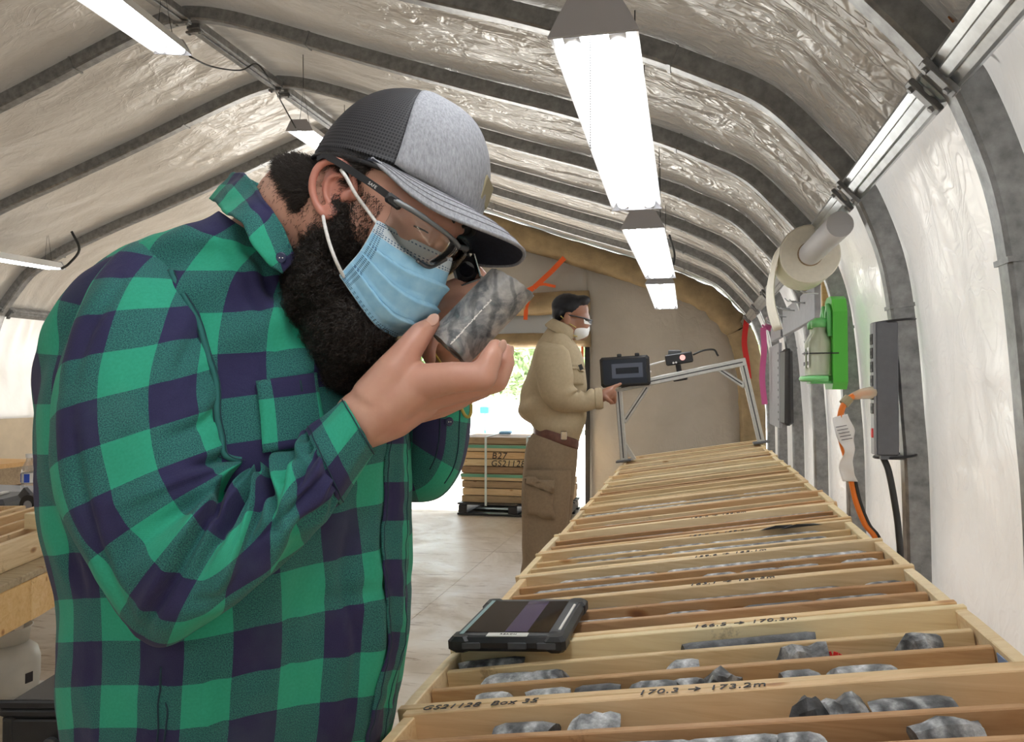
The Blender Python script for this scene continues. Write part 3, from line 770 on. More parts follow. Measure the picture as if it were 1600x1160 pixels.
# rugged tablet lying on the second and third boxes
def tpt(u, v, h=0.0):
    rr_ = ray(u, v); q = TO+EZ*h; return CAM+rr_*(((q-CAM)@EZ)/(rr_@EZ))
ta_ = math.radians(4.0); ez = A(-math.sin(ta_), 0, math.cos(ta_)); tq = T(.205, 1.18, .019)
def tpl(u, v):
    rr_ = ray(u, v); return CAM+rr_*(((tq-CAM)@ez)/(rr_@ez))
a_, b_, c_, d_ = tpl(705, 997), tpl(882, 1006), tpl(908, 945), tpl(772, 938)
ctr = (a_+b_+c_+d_)/4; ey = nrm((d_-a_)+(c_-b_)); ex = np.cross(ey, ez)
w_ = .186; h_ = .243; ctr = ctr-ez*.006
R = np.stack([ex, ey, ez], 1)
tb = root('tablet_computer', ctr, 'rugged black tablet lying screen up on the core boxes beside the checked shirt', 'tablet')
b = MB(); b.box(ctr, w_, h_, .022, R, 0, .007); auto_smooth(b.obj('case', M['black'], tb), .5)
for sx in (-1, 1):
    for sy in (-1, 1):
        b = MB(); b.box(ctr+ex*sx*(w_/2-.016)+ey*sy*(h_/2-.020), .036, .044, .025, R, 0, .006); auto_smooth(b.obj('corner_bumper', M['black'], tb), .5)
b = MB(); b.box(ctr+ez*.0110, w_*.90, h_*.90, .003, R, 0, .001); b.obj('bezel', M['dark_grey'], tb)
scr = mat('dark glossy screen', (.012, .012, .016), .04); scr_o = MB().box(ctr+ez*.0126-ex*.004, w_*.74, h_*.78, .0014, R).obj('screen', scr, tb)
MB().box(ctr+ez*.0134+ex*w_*.06, w_*.20, h_*.76, .0006, R).obj('screen_window', mat('dim violet window on the screen', (.11, .09, .17), .06), tb)
MB().box(ctr+ez*.0124-ex*w_*.415, w_*.035, h_*.84, .001, R).obj('side_strip', mat('pale teal strip', (.28, .44, .45), .4), tb)
MB().box(ctr+ez*.0124+ex*w_*.425-ey*h_*.02, .004, h_*.62, .004, R, 0, .001).obj('stylus', M['paper'], tb)
lb = MB().box(ctr+ez*.0124-ey*h_*.435+ex*.0, w_*.36, h_*.07, .002, R, 0, .0008).obj('label_plate', M['paper'], tb)
text_mesh('lettering', 'REACH', .008, M['ink'], lb, ctr+ez*.0135-ey*(h_*.435+.003)-ex*.012, ex, ey, .0002, 0)
for s in (-.3, .1, .35): MB().box(ctr+ex*w_*s-ey*(h_/2+.001), .03, .004, .010, R, 0, .001).obj('port_cover', M['dark_grey'], tb)

# scanner gantry across the far end of the rack
FY = 4.72
def F_(u, v): return PY(u, v, FY)
fb = root('scanner_frame', T(BL/2, FY, 0), 'aluminium gantry standing across the far end of the core boxes', 'frame')
lt, rt = F_(966, 607), F_(1160, 566); lb_, rb_ = T(.006, FY, .006), T(BL-.008, FY, .006)
def profile_bar(name, p, q, w=.04):
    b = MB(); b.bar(p, q, w, w, EY, 0, .004); ax = nrm(q-p); sd = np.cross(EY, ax)
    o = b.obj(name, M['alu'], fb)
    g_ = MB(); g_.bar(p-EY*(w/2+.0004)+ax*.02, q-EY*(w/2+.0004)-ax*.02, .007, .0010, -EY)
    g_.obj('slot', M['dark_grey'], o); return o
profile_bar('leg', lb_, lt); profile_bar('leg', rb_, rt)
profile_bar('top_bar', lt+EX*.0, rt+EX*.02, .045)
profile_bar('brace', F_(975, 660), F_(1014, 601), .03); profile_bar('brace', F_(1118, 574), F_(1164, 604), .03)
b = MB(); b.bar(lb_+EX*.06+EY*.02, lb_+(lt-lb_)*.28+EY*.02, .022, .022); b.obj('foot_strut', M['alu'], fb)
for p in (lb_, rb_):
    b = MB(); b.box(p+EZ*.004, .09, .09, .012, TR, 0, .003); b.obj('foot_plate', M['box_grey'], fb)
# rugged display on the gantry
p = F_(978, 581)-EY*.06; dd = root('display_tablet', p, 'dark rugged display fixed to the gantry, pointed at by the khaki man', 'tablet')
ex2 = nrm(EX*1.0+A(0, 0, -.10)); ey2 = A(0, -1, 0); R2 = np.stack([ex2, ey2, np.cross(ex2, ey2)], 1); W_, H_ = .285, .175
up2 = np.cross(ex2, ey2)*-1; up2 = up2 if up2[2] > 0 else -up2
R2 = np.stack([ex2, up2, np.cross(ex2, up2)], 1)
auto_smooth(MB().box(p, W_, H_, .035, R2, 0, .012).obj('case', M['black'], dd), .5)
fr_n = np.cross(ex2, up2); fr_n = fr_n if fr_n[1] < 0 else -fr_n
MB().box(p+fr_n*.0178, W_*.86, H_*.80, .003, R2).obj('bezel', mat('blue black glass', (.012, .018, .032), .35), dd)
so = MB().box(p+fr_n*.0198+up2*.004+ex2*.014, W_*.62, H_*.48, .001, R2).obj('screen', mat('dim lit screen', (.06, .065, .085), .1, 0, **{'Emission Color': (.10, .11, .14, 1), 'Emission Strength': .25}), dd)
MB().box(p+fr_n*.0206+up2*.004+ex2*.014, W_*.46, H_*.20, .0006, R2).obj('core_image', mat('dark core picture', (.02, .022, .03), .2), so)
for s in (-.1, .26): MB().box(p+up2*(H_/2+.006)+ex2*W_*s, .026, .02, .02, R2, 0, .004).obj('clip', M['black'], dd)
# sensor head on the top bar
p = F_(1062, 566)+A(0, .02, 0); sh = root('scanning_camera', p, 'black scanning camera unit clamped on the gantry top bar', 'camera')
auto_smooth(MB().box(p+EZ*.02, .155, .09, .062, TR, 0, .006).obj('body', M['black'], sh), .5)
MB().box(p+EZ*.055-EX*.02, .075, .07, .035, TR@np.array([[.98, 0, .17], [0, 1, 0], [-.17, 0, .98]]), 0, .005).obj('lid', M['dark_grey'], sh)
b = MB(); b.disc_cyl(p+EX*.02+EZ*.022-EY*.044, p+EX*.02+EZ*.022-EY*.054, .016, 18); b.obj('lit_button', emit('lit pink button', (1, .45, .40), 1.0), sh)
for s in (-.02, -.035): b = MB(); b.disc_cyl(p+EX*s+EZ*-.0-EY*.044, p+EX*s-EY*.05, .006, 10); b.obj('button', M['paper'], sh)
MB().box(p-EZ*.085-EX*.012-EY*.0, .082, .05, .045, TR, 0, .004).obj('lower_pod', M['black'], sh)
MB().box(p-EZ*.04-EX*.012+EY*.035, .03, .01, .10, TR).obj('bracket', M['dark_grey'], sh)
w = wire('sensor_cable', [p+EX*.08+EZ*.03, p+EX*.14+EZ*.045, p+EX*.20+EZ*.04, p+EX*.215+EZ*.01, p+EX*.22-EZ*.0], .006, M['wire']); prop(w, 'short black cable arching from the scanning camera along the gantry bar', 'cable')
w = wire('sensor_cable', [p-EX*.08+EZ*.02, p-EX*.16+EZ*.012, p-EX*.225+EZ*.0, p-EX*.235-EZ*.03, p-EX*.17-EZ*.028], .006, M['paper']); prop(w, 'white cable looping between the display and the scanning camera', 'cable')
# ------------------------------------------------------------------ things on the sunny side wall
# power strip on the second hoop
HY = 2.79
p = A(.565, HY-.055, 1.28); p = PY(1402, 610, HY-.05); pz0, pz1 = PY(1402, 712, HY-.05)[2], PY(1402, 503, HY-.05)[2]
ps = root('power_strip', A(.60, HY-.05, pz0), 'tall grey power strip strapped to the steel hoop post', 'socket')
cz, hz_ = (pz0+pz1)/2, pz1-pz0
b = MB(); b.box((.597, HY-.045, cz), .066, .055, hz_, None, 0, .004); b.obj('housing', M['box_grey'], ps)
b = MB(); b.box((.561, HY-.045, cz), .008, .05, hz_-.004, None, 0, .002); b.obj('face_plate', mat('pale grey plate', (.33, .34, .36), .4), ps)
for i in range(6):
    z = pz1-.055-i*.044
    q = MB().box((.5565, HY-.045, z), .004, .036, .034, None, 0, .003).obj('socket', M['black'], ps)
    for s in (-1, 1): MB().box((.5542, HY-.045+s*.007, z), .0015, .003, .013).obj('slot', M['dark_grey'], q)
MB().box((.5565, HY-.045, pz0+.07), .005, .024, .03, None, 0, .002).obj('rocker_switch', M['red'], ps)
for z in (pz1+.004, pz0-.004):
    q = MB(); q.tube([(.630+.062*math.cos(g), HY-.012+.066*math.sin(g), z+.006*math.cos(g)) for g in np.linspace(0, 2*math.pi, 20)], .004, 6); q.obj('strap', M['black'], ps, True)
MB().box((.61, HY-.03, pz0-.006), .07, .085, .012).obj('end_flange', M['box_grey'], ps)
w = wire('power_cable', [(.585, HY-.045, pz0-.002), PY(1388, 735, HY-.06), PY(1397, 780, HY-.07), PY(1404, 830, HY-.08), PY(1406, 885, HY-.08), (.60, HY-.08, .55), (.62, HY-.06, .1)], .010, M['wire']); prop(w, 'black cord running down from the power strip behind the core boxes', 'cord')
# orange extension cord with clear plug and crumpled tag
oc = root('extension_cord', PY(1368, 617, HY-.05), 'orange extension cord with a clear plug pushed into the power strip', 'cord')
pts = [PY(1368, 613, HY-.05), PY(1345, 616, HY-.07), PY(1325, 624, HY-.09), PY(1314, 645, HY-.09), PY(1313, 680, HY-.08), PY(1322, 715, HY-.05), PY(1330, 750, HY), PY(1338, 785, HY), PY(1352, 820, HY), PY(1370, 848, HY), (.60, HY, .6), (.62, HY, .2)]
wire('cable', pts, .0095, M['orange'], oc)
wire('loose_strand', [p_+A(.012, 0, 0) for p_ in pts[6:]], .006, M['wire'], oc)
b = MB(); b.tube([PY(1368, 613, HY-.05), PY(1362, 614, HY-.055), PY(1345, 616, HY-.07), PY(1332, 620, HY-.08)], [.020, .020, .0165, .012], 12); b.obj('clear_plug', mat('clear amber plug', (.85, .70, .50), .1, 0, **{'Alpha': .55}), oc, True)
b = MB(); b.tube([PY(1327, 622, HY-.085), PY(1318, 632, HY-.09)], .016, 10); b.obj('cable_clip', mat('olive clip', (.35, .30, .18), .6), oc)
def ribbon(name, cl, hw, mt, parent=None, n=9, nzamp=.006, sd=0.0):
    """a strip given by centre points and half width vectors, lightly crumpled"""
    c = catmull(cl, 8); w_ = catmull(hw, 8); G = np.zeros((len(c), n, 3))
    for i in range(len(c)):
        for j in range(n):
            t = 2*j/(n-1)-1; q = c[i]+w_[i]*t
            G[i, j] = q+RIGHT*.0+nzamp*A(nz(q, 22, sd), nz(q, 22, sd+5), nz(q, 22, sd+9)*.5)
    return grid_obj(name, G, mt, parent, uv=np.zeros(G.shape[:2]+(2,)), solid=.0012)
tagm = mat('crumpled tag', (.84, .82, .80), .6); v = tex(tagm, 'Object'); bump(tagm, noi(tagm, v, 30, 4), .4, .006)
tg = ribbon('warning_tag', [PY(1314, 650, HY-.10), PY(1318, 675, HY-.10), PY(1326, 700, HY-.09), PY(1322, 728, HY-.08), PY(1328, 752, HY-.07)], [A(.022, 0, .006), A(.030, .01, .012), A(.018, .01, .004), A(.020, -.01, .002), A(.024, .0, .0)], tagm, oc, 9, .010, 3)
for i in range(5):
    q = PY(1306+i*2.2, 668+i*5, HY-.118); MB().bar(q, q+RIGHT*.034+A(0, 0, .006), .002, .0008, A(0, 1, 0)).obj('printed_line', M['ink'], tg)
# green eyewash station
ew = root('eyewash_station', PX(1300, 535, .575), 'green eyewash station with two milky bottles on the tent wall', 'eyewash')
XW = .575
def E_(y, z): return A(XW, y, z)
q0, q1 = PX(1302, 465, XW), PX(1306, 606, XW); ye = 3.62; zt, zb = 1.28+.382, 1.28-.010
rot = .0
b = MB(); 
pl = [(-.115, zb+.03), (-.085, zb), (.085, zb), (.115, zb+.03), (.115, zt-.07), (.085, zt-.015), (.04, zt), (-.04, zt), (-.085, zt-.015), (-.115, zt-.07)]
V = [(XW+dx, ye+y, z) for dx in (-.012, .045) for y, z in pl]; k = len(pl)
b.add(V, [tuple(range(k)), tuple(range(2*k-1, k-1, -1))]+[(i, k+i, k+(i+1) % k, (i+1) % k) for i in range(k)])
b.obj('back_plate', M['green'], ew)
b = MB()
for y in (-.06, .06):
    b.tube([(XW-.02, ye+y-.030, zt-.17), (XW-.022, ye+y-.030, zt-.07), (XW-.022, ye+y, zt-.04), (XW-.022, ye+y+.030, zt-.07), (XW-.02, ye+y+.030, zt-.17)], .010, 8)
b.obj('bottle_guard', M['green_lt'], ew, True)
b = MB(); b.tube([(XW-.03+.09*(-math.sin(g)), ye+.115*math.cos(g), zb+.045) for g in np.linspace(0, math.pi, 12)], .012, 8); b.box((XW-.045, ye, zb+.03), .085, .19, .012); b.obj('tray', M['green_lt'], ew, True)
for y in (-.055, .055):
    bt = MB(); bt.tube([(XW-.055, ye+y, z) for z in (zb+.055, zb+.06, zb+.20, zb+.225, zb+.24, zb+.27)], [.038, .046, .046, .035, .026, .026], 20)
    o = bt.obj('wash_bottle', M['milky'], ew, True); auto_smooth(o, .8)
    q = MB(); q.tube([(XW-.055, ye+y, zb+.26), (XW-.055, ye+y, zb+.285), (XW-.055, ye+y, zb+.30)], [.034, .036, .020], 14); q.obj('eye_cup', M['green_lt'], o, True)
    q = MB(); q.box((XW-.1018, ye+y, zb+.135), .001, .052, .085); lab_ = q.obj('bottle_label', M['paper'], o)
    q = MB(); q.disc_cyl((XW-.103, ye+y, zb+.155), (XW-.1036, ye+y, zb+.155), .009, 12); q.obj('dot', M['ink'], o)
    q = MB(); q.box((XW-.1034, ye+y, zb+.11), .0006, .03, .016); q.obj('bar_mark', M['ink'], o)
b = MB(); b.tube([(XW+.01, ye-.118, zb+.15), (XW-.08, ye-.11, zb+.15), (XW-.108, ye-.06, zb+.152), (XW-.108, ye+.06, zb+.155), (XW-.08, ye+.11, zb+.155), (XW+.01, ye+.118, zb+.155)], .003, 6); b.obj('retaining_band', M['black'], ew, True)
# painted board with hooks
bd = root('hook_board', A(.60, 5.1, 1.70), 'grey painted board on the wall with wire hooks, behind the green eyewash station', 'board')
ya, yb = 3.93, 6.55
MB().box((.60, (ya+yb)/2-.35, 1.705), .03, (yb-ya)*.55, .17, None, 0, .003).obj('plank', M['grey_board'], bd)
MB().box((.60, yb-.45, 1.705), .03, (yb-ya)*.27, .16, None, 0, .003).obj('plank', M['grey_board'], bd)
MB().box((.605, ya-.02, 1.71), .05, .03, .20, None, 0, .003).obj('end_block', M['timber'], bd)
for i in range(9):
    y = ya+.15+i*.22; q = MB(); q.tube([(.59, y, 1.73+.03*(i % 2)), (.52, y-.01, 1.735+.03*(i % 2)), (.505, y-.01, 1.75+.03*(i % 2))], .0035, 6); q.obj('hook', M['galv_bright'], bd, True)
MB().box((.56, yb-.35, 1.77), .07, .16, .06, None, 0, .008).obj('clear_holder', M['clear'], bd)
b = MB(); b.box((.6, 4.25, 1.87), .05, .5, .16); wobble(b, .02, 3); o = b.obj('insulation_patch', M['old_wood']); prop(o, 'rough brown patch showing behind the paper roll', 'patch')
# paper towel roll with hanging sheet, and the pale tube through it
pr_ = root('paper_roll', A(.47, 3.55, 1.80), 'large cream paper towel roll hanging on the tent wall with a loose end', 'paper roll')
ay = A(0, 1, 0); c0 = PY(1266, 397, 3.42); c1 = c0+ay*.27+A(-.0, 0, -.0); RR = .118
b = MB(); b.tube([c0, c0+ay*.004, c1-ay*.004, c1], [RR-.004, RR, RR, RR-.004], 48); auto_smooth(b.obj('roll', M['cream'], pr_), .6)
b = MB(); b.tube([c0-ay*.001, c0-ay*.003], [.050, .048], 24); b.obj('core_ring', M['old_wood'], pr_)
G = []
th = list(np.linspace(.9, math.pi, 14))
path = [c0+A(-RR*1.015*math.cos(math.pi-t_)*-1, 0, RR*1.015*math.sin(t_)) for t_ in th]
path = [c0+A(RR*1.02*math.cos(t_), 0, RR*1.02*math.sin(t_)) for t_ in th]
e = path[-1]
for s in np.linspace(.02, .30, 12): path.append(e+A(-.03*math.sin(s*9)+.12*s*s*2, 0, -s))
for q in path: G.append([q+ay*y+A(.012*math.sin(y*14), 0, .006*math.sin(y*10+q[2]*8)) for y in np.linspace(.005, .265, 10)])
grid_obj('hanging_sheet', np.array(G), M['cream'], pr_, uv=np.zeros((len(G), 10, 2)), solid=.0015)
b = MB(); t0, t1 = c0+ay*.02, c0-ay*.50+A(.03, 0, .02)
b.tube([t0, t0+(t1-t0)*.98, t1, t1+(t0-t1)*.01, t0+(t1-t0)*.5], [.046, .046, .045, .040, .040], 28)
o = b.obj('cardboard_tube', M['tube_paper']); auto_smooth(o, .6); prop(o, 'pale smooth tube sticking out of the paper towel roll', 'tube')
# panels and ribbons further along the wall
gp = root('notice_panel', A(.56, 5.9, 1.25), 'grey perforated panel leaning on the tent wall beside the pink ribbon', 'panel')
MB().box((.575, 6.02, 1.29), .02, .70, .58, None, 0, .003).obj('panel', M['grey_board'], gp)
for i in range(10):
    q = A(.5645, 5.71, 1.06+i*.05); b = MB(); b.disc_cyl(q, q-A(.002, 0, 0), .008, 8); b.obj('hole', M['black'], gp)
b = MB(); b.box((.60, 5.50, 1.28), .06, .22, .50, None, 0, .02); wobble(b, .02, 8); o = b.obj('tool_bag', M['black']); prop(o, 'narrow black bag hanging on the wall behind the grey panel', 'bag')
flagging('pink_ribbon', [A(.575, 6.3, 1.72), PY(1193, 512, 6.25), PY(1194, 545, 6.25), PY(1191, 590, 6.25), PY(1195, 632, 6.25)], .042, M['pink'], 'pink flagging ribbon hanging from the grey hook board', 'ribbon')
flagging('red_ribbon', [A(.50, 7.9, 1.92), PY(1166, 505, 7.9), PY(1163, 535, 7.9), PY(1167, 565, 7.9), PY(1170, 592, 7.9)], .05, M['red'], 'red flagging ribbon hanging from the purlin above the gantry', 'ribbon')

# ------------------------------------------------------------------ beyond: the loaded pallet and the yard
PYD = 7.85
pa_ = PZ(716, 806, 0.0); pl_ = root('pallet', A(-1.62, 8.2, 0), 'low black pallet on the floor inside the doorway', 'pallet')
xl, xr, yf, ybk = pa_[0]-.02, pa_[0]+1.12, pa_[1]+.02, pa_[1]+.72
yaw_p = -.04
for i in range(5): MB().box(((xl+xr)/2, yf+.06+i*.145, .115), xr-xl, .10, .018).obj('deck_board', M['black'], pl_)
for x in (xl+.06, (xl+xr)/2, xr-.06): MB().box((x, (yf+ybk)/2, .065), .09, ybk-yf, .075).obj('stringer', M['black'], pl_)
for i in (0, 2, 4): MB().box(((xl+xr)/2, yf+.06+i*.145, .014), xr-xl, .10, .018).obj('base_board', M['black'], pl_)
zs = .126; rngp = random.Random(5); sides = []
for i in range(9):
    h = .073; jx, jy = rngp.uniform(-.018, .018), rngp.uniform(-.01, .01)
    bx = root('core_box', A((xl+xr)/2+jx, (yf+ybk)/2, zs), 'closed core box in the strapped pile on the pallet, %s layer from the floor' % ordn[i], 'box', 'core boxes strapped on the pallet')
    wm = rngp.choice(['old_wood', 'pine', 'pine_red', 'pine'])
    X0, X1, Ya, Yb = xl+.035+jx, xr-.035+jx, yf+.03+jy, ybk-.02+jy
    MB().box(((X0+X1)/2, Ya+.01, zs+h/2), X1-X0, .02, h-.008, None, 0, .003).obj('long_side', M[wm], bx)
    MB().box(((X0+X1)/2, Yb-.01, zs+h/2), X1-X0, .02, h-.008, None, 0, .003).obj('long_side', M[wm], bx)
    for x in (X0+.01, X1-.01): MB().box((x, (Ya+Yb)/2, zs+h/2), .02, Yb-Ya-.044, h-.008).obj('end_board', M['pine'], bx)
    MB().box(((X0+X1)/2, (Ya+Yb)/2, zs+h-.008), X1-X0-.044, Yb-Ya-.044, .008).obj('lid', M['old_wood'], bx)
    sides.append((bx, X0, Ya, zs)); zs += h
    if i == 3 or i == 7:
        MB().box(((X0+X1)/2, Ya-.003, zs-.022), X1-X0+.006, .006, .030).obj('green_edge', mat('green painted edge', (.16, .42, .28), .6), bx)
for (i, s, x, sz) in ((6, 'B27', .30, .09), (5, 'GS21128', .30, .085), (3, 'B26', .75, .07), (2, '', 0, 0)):
    bx, X0, Ya, z = sides[i]
    if s: text_mesh('lettering', s, sz, M['ink'], bx, A(X0+x, Ya-.004, z+.004), A(1, 0, 0), A(0, 0, 1), .001)
for x, mt_ in ((.30, 'white strap'), (.72, 'white strap ')):
    b = MB(); X = xl+x; Ya, Yb = yf-.012, ybk+.03
    b.box((X, Ya, (zs+.11)/2), .022, .003, zs-.10); b.box((X, (Ya+Yb)/2, zs+.004), .022, Yb-Ya, .003); b.box((X, Yb, (zs+.11)/2), .022, .003, zs-.10)
    o = b.obj('strap', mat(mt_, (.72, .82, .80), .5)); prop(o, ['pale plastic strap round the core box pile, the one further from the khaki man', 'pale plastic strap round the core box pile, close to the khaki man'][x > .5], 'strap')
ft = MB().box(((xl+xr)/2-.1, yf-.02, .128), .3, .12, .004).obj('plastic_sheet', M['clear']); prop(ft, 'clear plastic sheet poking out over the pallet corner', 'sheet')
o = MB(); o.box(PY(790, 676, 8.1), .12, .1, .03, None, 0, .01); wobble(o, .02, 2); o = o.obj('blue_wrapper', M['blue_lt']); o.location.z = 0; prop(o, 'pale blue plastic wrapper on top of the strapped pile', 'wrapper')
# outside
def bush(loc, rr_, hh, seed, label):
    r_ = random.Random(seed); rt_ = root('bush', loc, label, 'bush', 'bushes in the yard beyond the doorway')
    b = MB(); b.tube([loc, np.asarray(loc)+A(0, 0, hh*.5)], .12, 8); b.obj('trunk', M['trunk'], rt_)
    b = MB()
    for i in range(2600):
        th_, ph = r_.uniform(0, 6.28), math.acos(r_.uniform(-.4, 1)); q = r_.uniform(.55, 1.0)
        c = np.asarray(loc)+A(rr_*q*math.sin(ph)*math.cos(th_), rr_*q*math.sin(ph)*math.sin(th_), hh*.5+hh*.5*q*math.cos(ph))
        d1 = nrm(A(r_.gauss(0, 1), r_.gauss(0, 1), r_.gauss(0, 1))); d2 = nrm(np.cross(d1, A(.3, .5, .8))); s = r_.uniform(.10, .24)
        b.add([c-d1*s, c+d2*s*.5, c+d1*s, c-d2*s*.5], [(0, 1, 2, 3)])
    o = b.obj('foliage', M['leaf'], rt_); o['kind'] = 'stuff'
for i, (x, y, rr_, hh) in enumerate(((-9.3, 27, 2.0, 3.6), (-4.6, 25, 2.0, 3.2), (.4, 29, 2.4, 4.4), (-14.2, 30, 2.2, 4.0), (-19, 27, 2.2, 4.0))):
    bush(A(x, y, -.12), rr_, hh, i, 'leafy green bush in the bright yard, %s from the doorway edge beside the khaki man' % ordn[[2, 1, 0, 3, 4][i]])
for i, (u, v, s) in enumerate(((758, 641, .15),)):
    q = PY(u, v, 17.0); b = MB(); b.box((q[0], 17, q[2]), s*1.3, .2, s, None, 0, .01); b.box((q[0], 17, (q[2]-.12)/2-.06), .025, .025, q[2]+.12)
    o = b.obj('yard_marker', M['teal']); prop(o, ['teal marker box on a stake in the bright yard', 'smaller teal marker on a stake in the yard, closer to the khaki man'][i], 'marker')

# ------------------------------------------------------------------ the other side of the tent
def leftbox(x0, x1, y0, y1, z1, label, h=.085, mt='pine', nd=3):
    r = root('core_box', A((x0+x1)/2, (y0+y1)/2, z1-h), label, 'box', 'core boxes on the far rack')
    for y in (y0+.011, y1-.011): MB().box(((x0+x1)/2, y, z1-h/2), x1-x0, .022, h, None, 0, .002).obj('long_side', M[mt], r)
    for x in (x0+.011, x1-.011): MB().box((x, (y0+y1)/2, z1-h/2), .022, y1-y0-.046, h, None, 0, .002).obj('end_board', M[mt], r)
    for i in range(1, nd): MB().box(((x0+x1)/2, y0+(y1-y0)*i/nd, z1-h/2-.003), x1-x0-.046, .014, h-.008, None, 0, .002).obj('divider', M['pine'], r)
    MB().box(((x0+x1)/2, (y0+y1)/2, z1-h+.005), x1-x0-.046, y1-y0-.046, .009).obj('bottom_board', M['pine_red'], r)
    return r
zt = 1.28-.470                                          # box tops
c = PZ(6, 851, zt); c2 = PZ(76, 826, zt); ang = math.atan2(c2[1]-c[1], c2[0]-c[0])
def turn(r, p, a):
    Mx = Matrix.Translation(Vector(p)) @ Matrix.Rotation(a, 4, 'Z') @ Matrix.Translation(-Vector(p)); r.matrix_world = Mx @ Matrix.Translation(r.location)
r = leftbox(c[0]-.02, c[0]+1.0, c[1], c[1]+.30, zt, 'empty pale core box on the far rack, its end facing the propane tank'); turn(r, (c[0], c[1], zt), ang)
lr = root('timber_rack', A(c[0]+.4, c[1]+.5, 0), 'low rack of thick yellow timber under the empty core box', 'rack')
# its axes follow the turned box
ca, sa = math.cos(ang), math.sin(ang); RL = np.array([[ca, -sa, 0], [sa, ca, 0], [0, 0, 1.0]])
def LP(x, y, z): return A(c[0], c[1], 0)+RL@A(x, y, z)
zb_ = zt-.085
MB().box(LP(.5, .35, zb_-.012), 1.7, .85, .022, RL, 0, .003).obj('top_plank', M['old_wood'], lr)
MB().box(LP(.06, -.055, zb_-.024-.062), .10, .04, .124, RL, 0, .003).obj('beam_end', M['timber'], lr)
MB().box(LP(.5, -.05, zb_-.024-.062), 1.75, .045, .124, RL, 0, .003).obj('front_beam', M['timber'], lr)
MB().box(LP(.5, .72, zb_-.024-.062), 1.75, .045, .124, RL, 0, .003).obj('rear_beam', M['timber'], lr)
for x, y in ((-.3, 0), (1.3, 0), (-.3, .68), (1.3, .68)): MB().box(LP(x, y, (zb_-.04)/2), .08, .06, zb_-.042, RL, 0, .003).obj('leg', M['timber'], lr)
r = leftbox(c[0]-.15, c[0]+.85, c[1]+.36, c[1]+.64, zt-.005, 'second empty core box on the far rack, behind the first', .08); turn(r, (c[0], c[1], zt), ang)
# little pine block, black holder, grey case, bottle behind
bx = PZ(47, 818, zt+.02); b = MB(); b.box((bx[0], bx[1]+.05, zt+.02), .10, .05, .055, None, 0, .003); o = b.obj('pine_block', M['pine_edge']); prop(o, 'small pale pine offcut standing on the empty core box', 'block')
def at_z(u, v, d): return P(u, v, d)
tq = P(35, 780, 4.2)
bt2 = root('side_table', A(tq[0]-.3, tq[1]+.2, 0), 'folding table behind the far rack, with a bottle and tools on it', 'table')
tz_ = P(40, 782, 4.0)[2]-.03
MB().box((tq[0]-.2, tq[1]+.2, tz_-.015), 1.5, .7, .03, None, 0, .004).obj('tabletop', M['grey_board'], bt2)
for x in (-.85, .45):
    for y in (-.05, .45): MB().box((tq[0]+x, tq[1]+y, (tz_-.03)/2), .035, .035, tz_-.03).obj('leg', M['box_grey'], bt2)
wb = P(45, 775, 4.0); wb[2] = tz_
bo = root('water_bottle', wb, 'clear plastic water bottle with a blue and white label on the far table', 'bottle')
b = MB(); hs = [0, .01, .05, .10, .105, .15, .17, .20, .212, .214]; rs_ = [.026, .033, .032, .033, .031, .033, .030, .014, .013, .010]
b.tube([wb+A(0, 0, h*1.14) for h in hs], [q*1.05 for q in rs_], 24); o = b.obj('bottle_body', M['clear'], bo, True)
b = MB(); b.tube([wb+A(0, 0, .120), wb+A(0, 0, .168)], .0358, 28, cap=False); b.obj('label', M['paper'], bo, True)
for a_ in (-2.3, -1.1, .6):
    b = MB(); V = []
    for t_ in np.linspace(a_-.36, a_+.36, 7): V += [wb+A(.0365*math.cos(t_), .0365*math.sin(t_), .122), wb+A(.0365*math.cos(t_), .0365*math.sin(t_), .164)]
    b.add(V, [(2*i, 2*i+2, 2*i+3, 2*i+1) for i in range(6)]); b.obj('label_print', M['blue'], bo, True)
b = MB(); b.tube([wb+A(0, 0, .243), wb+A(0, 0, .262)], .0155, 18); b.obj('cap', M['paper'], bo)
gq = P(10, 790, 3.9); b = MB(); b.box((gq[0]-.05, gq[1], tz_+.035), .34, .22, .06, RL, 0, .02); o = b.obj('grey_case', M['dark_grey']); auto_smooth(o, .5); prop(o, 'flat dark grey case on the far table beside the water bottle', 'case')
b = MB(); b.box((gq[0]-.05, gq[1]-.02, tz_+.071), .22, .03, .010, RL, 0, .002); o = b.obj('marker_pen', M['paper']); prop(o, 'white marker lying on the dark grey case', 'pen')
tp = P(52, 796, 3.72); td = root('tape_dispenser', A(tp[0], tp[1], tz_), 'black tape dispenser on the far table in front of the water bottle', 'dispenser')
b = MB(); b.tube([A(tp[0], tp[1]-.03, tz_+.05), A(tp[0], tp[1]+.03, tz_+.05)], .048, 22); b.obj('tape_reel', M['black'], td)
b = MB(); b.tube([A(tp[0], tp[1]-.031, tz_+.05), A(tp[0], tp[1]-.034, tz_+.05)], .022, 18); b.obj('hub', M['grey_board'], td)
b = MB(); b.box((tp[0]-.01, tp[1], tz_+.008), .14, .07, .016, None, 0, .004); b.bar((tp[0]+.05, tp[1], tz_+.01), (tp[0]-.06, tp[1], tz_+.11), .02, .05); b.obj('body', M['dark_grey'], td)
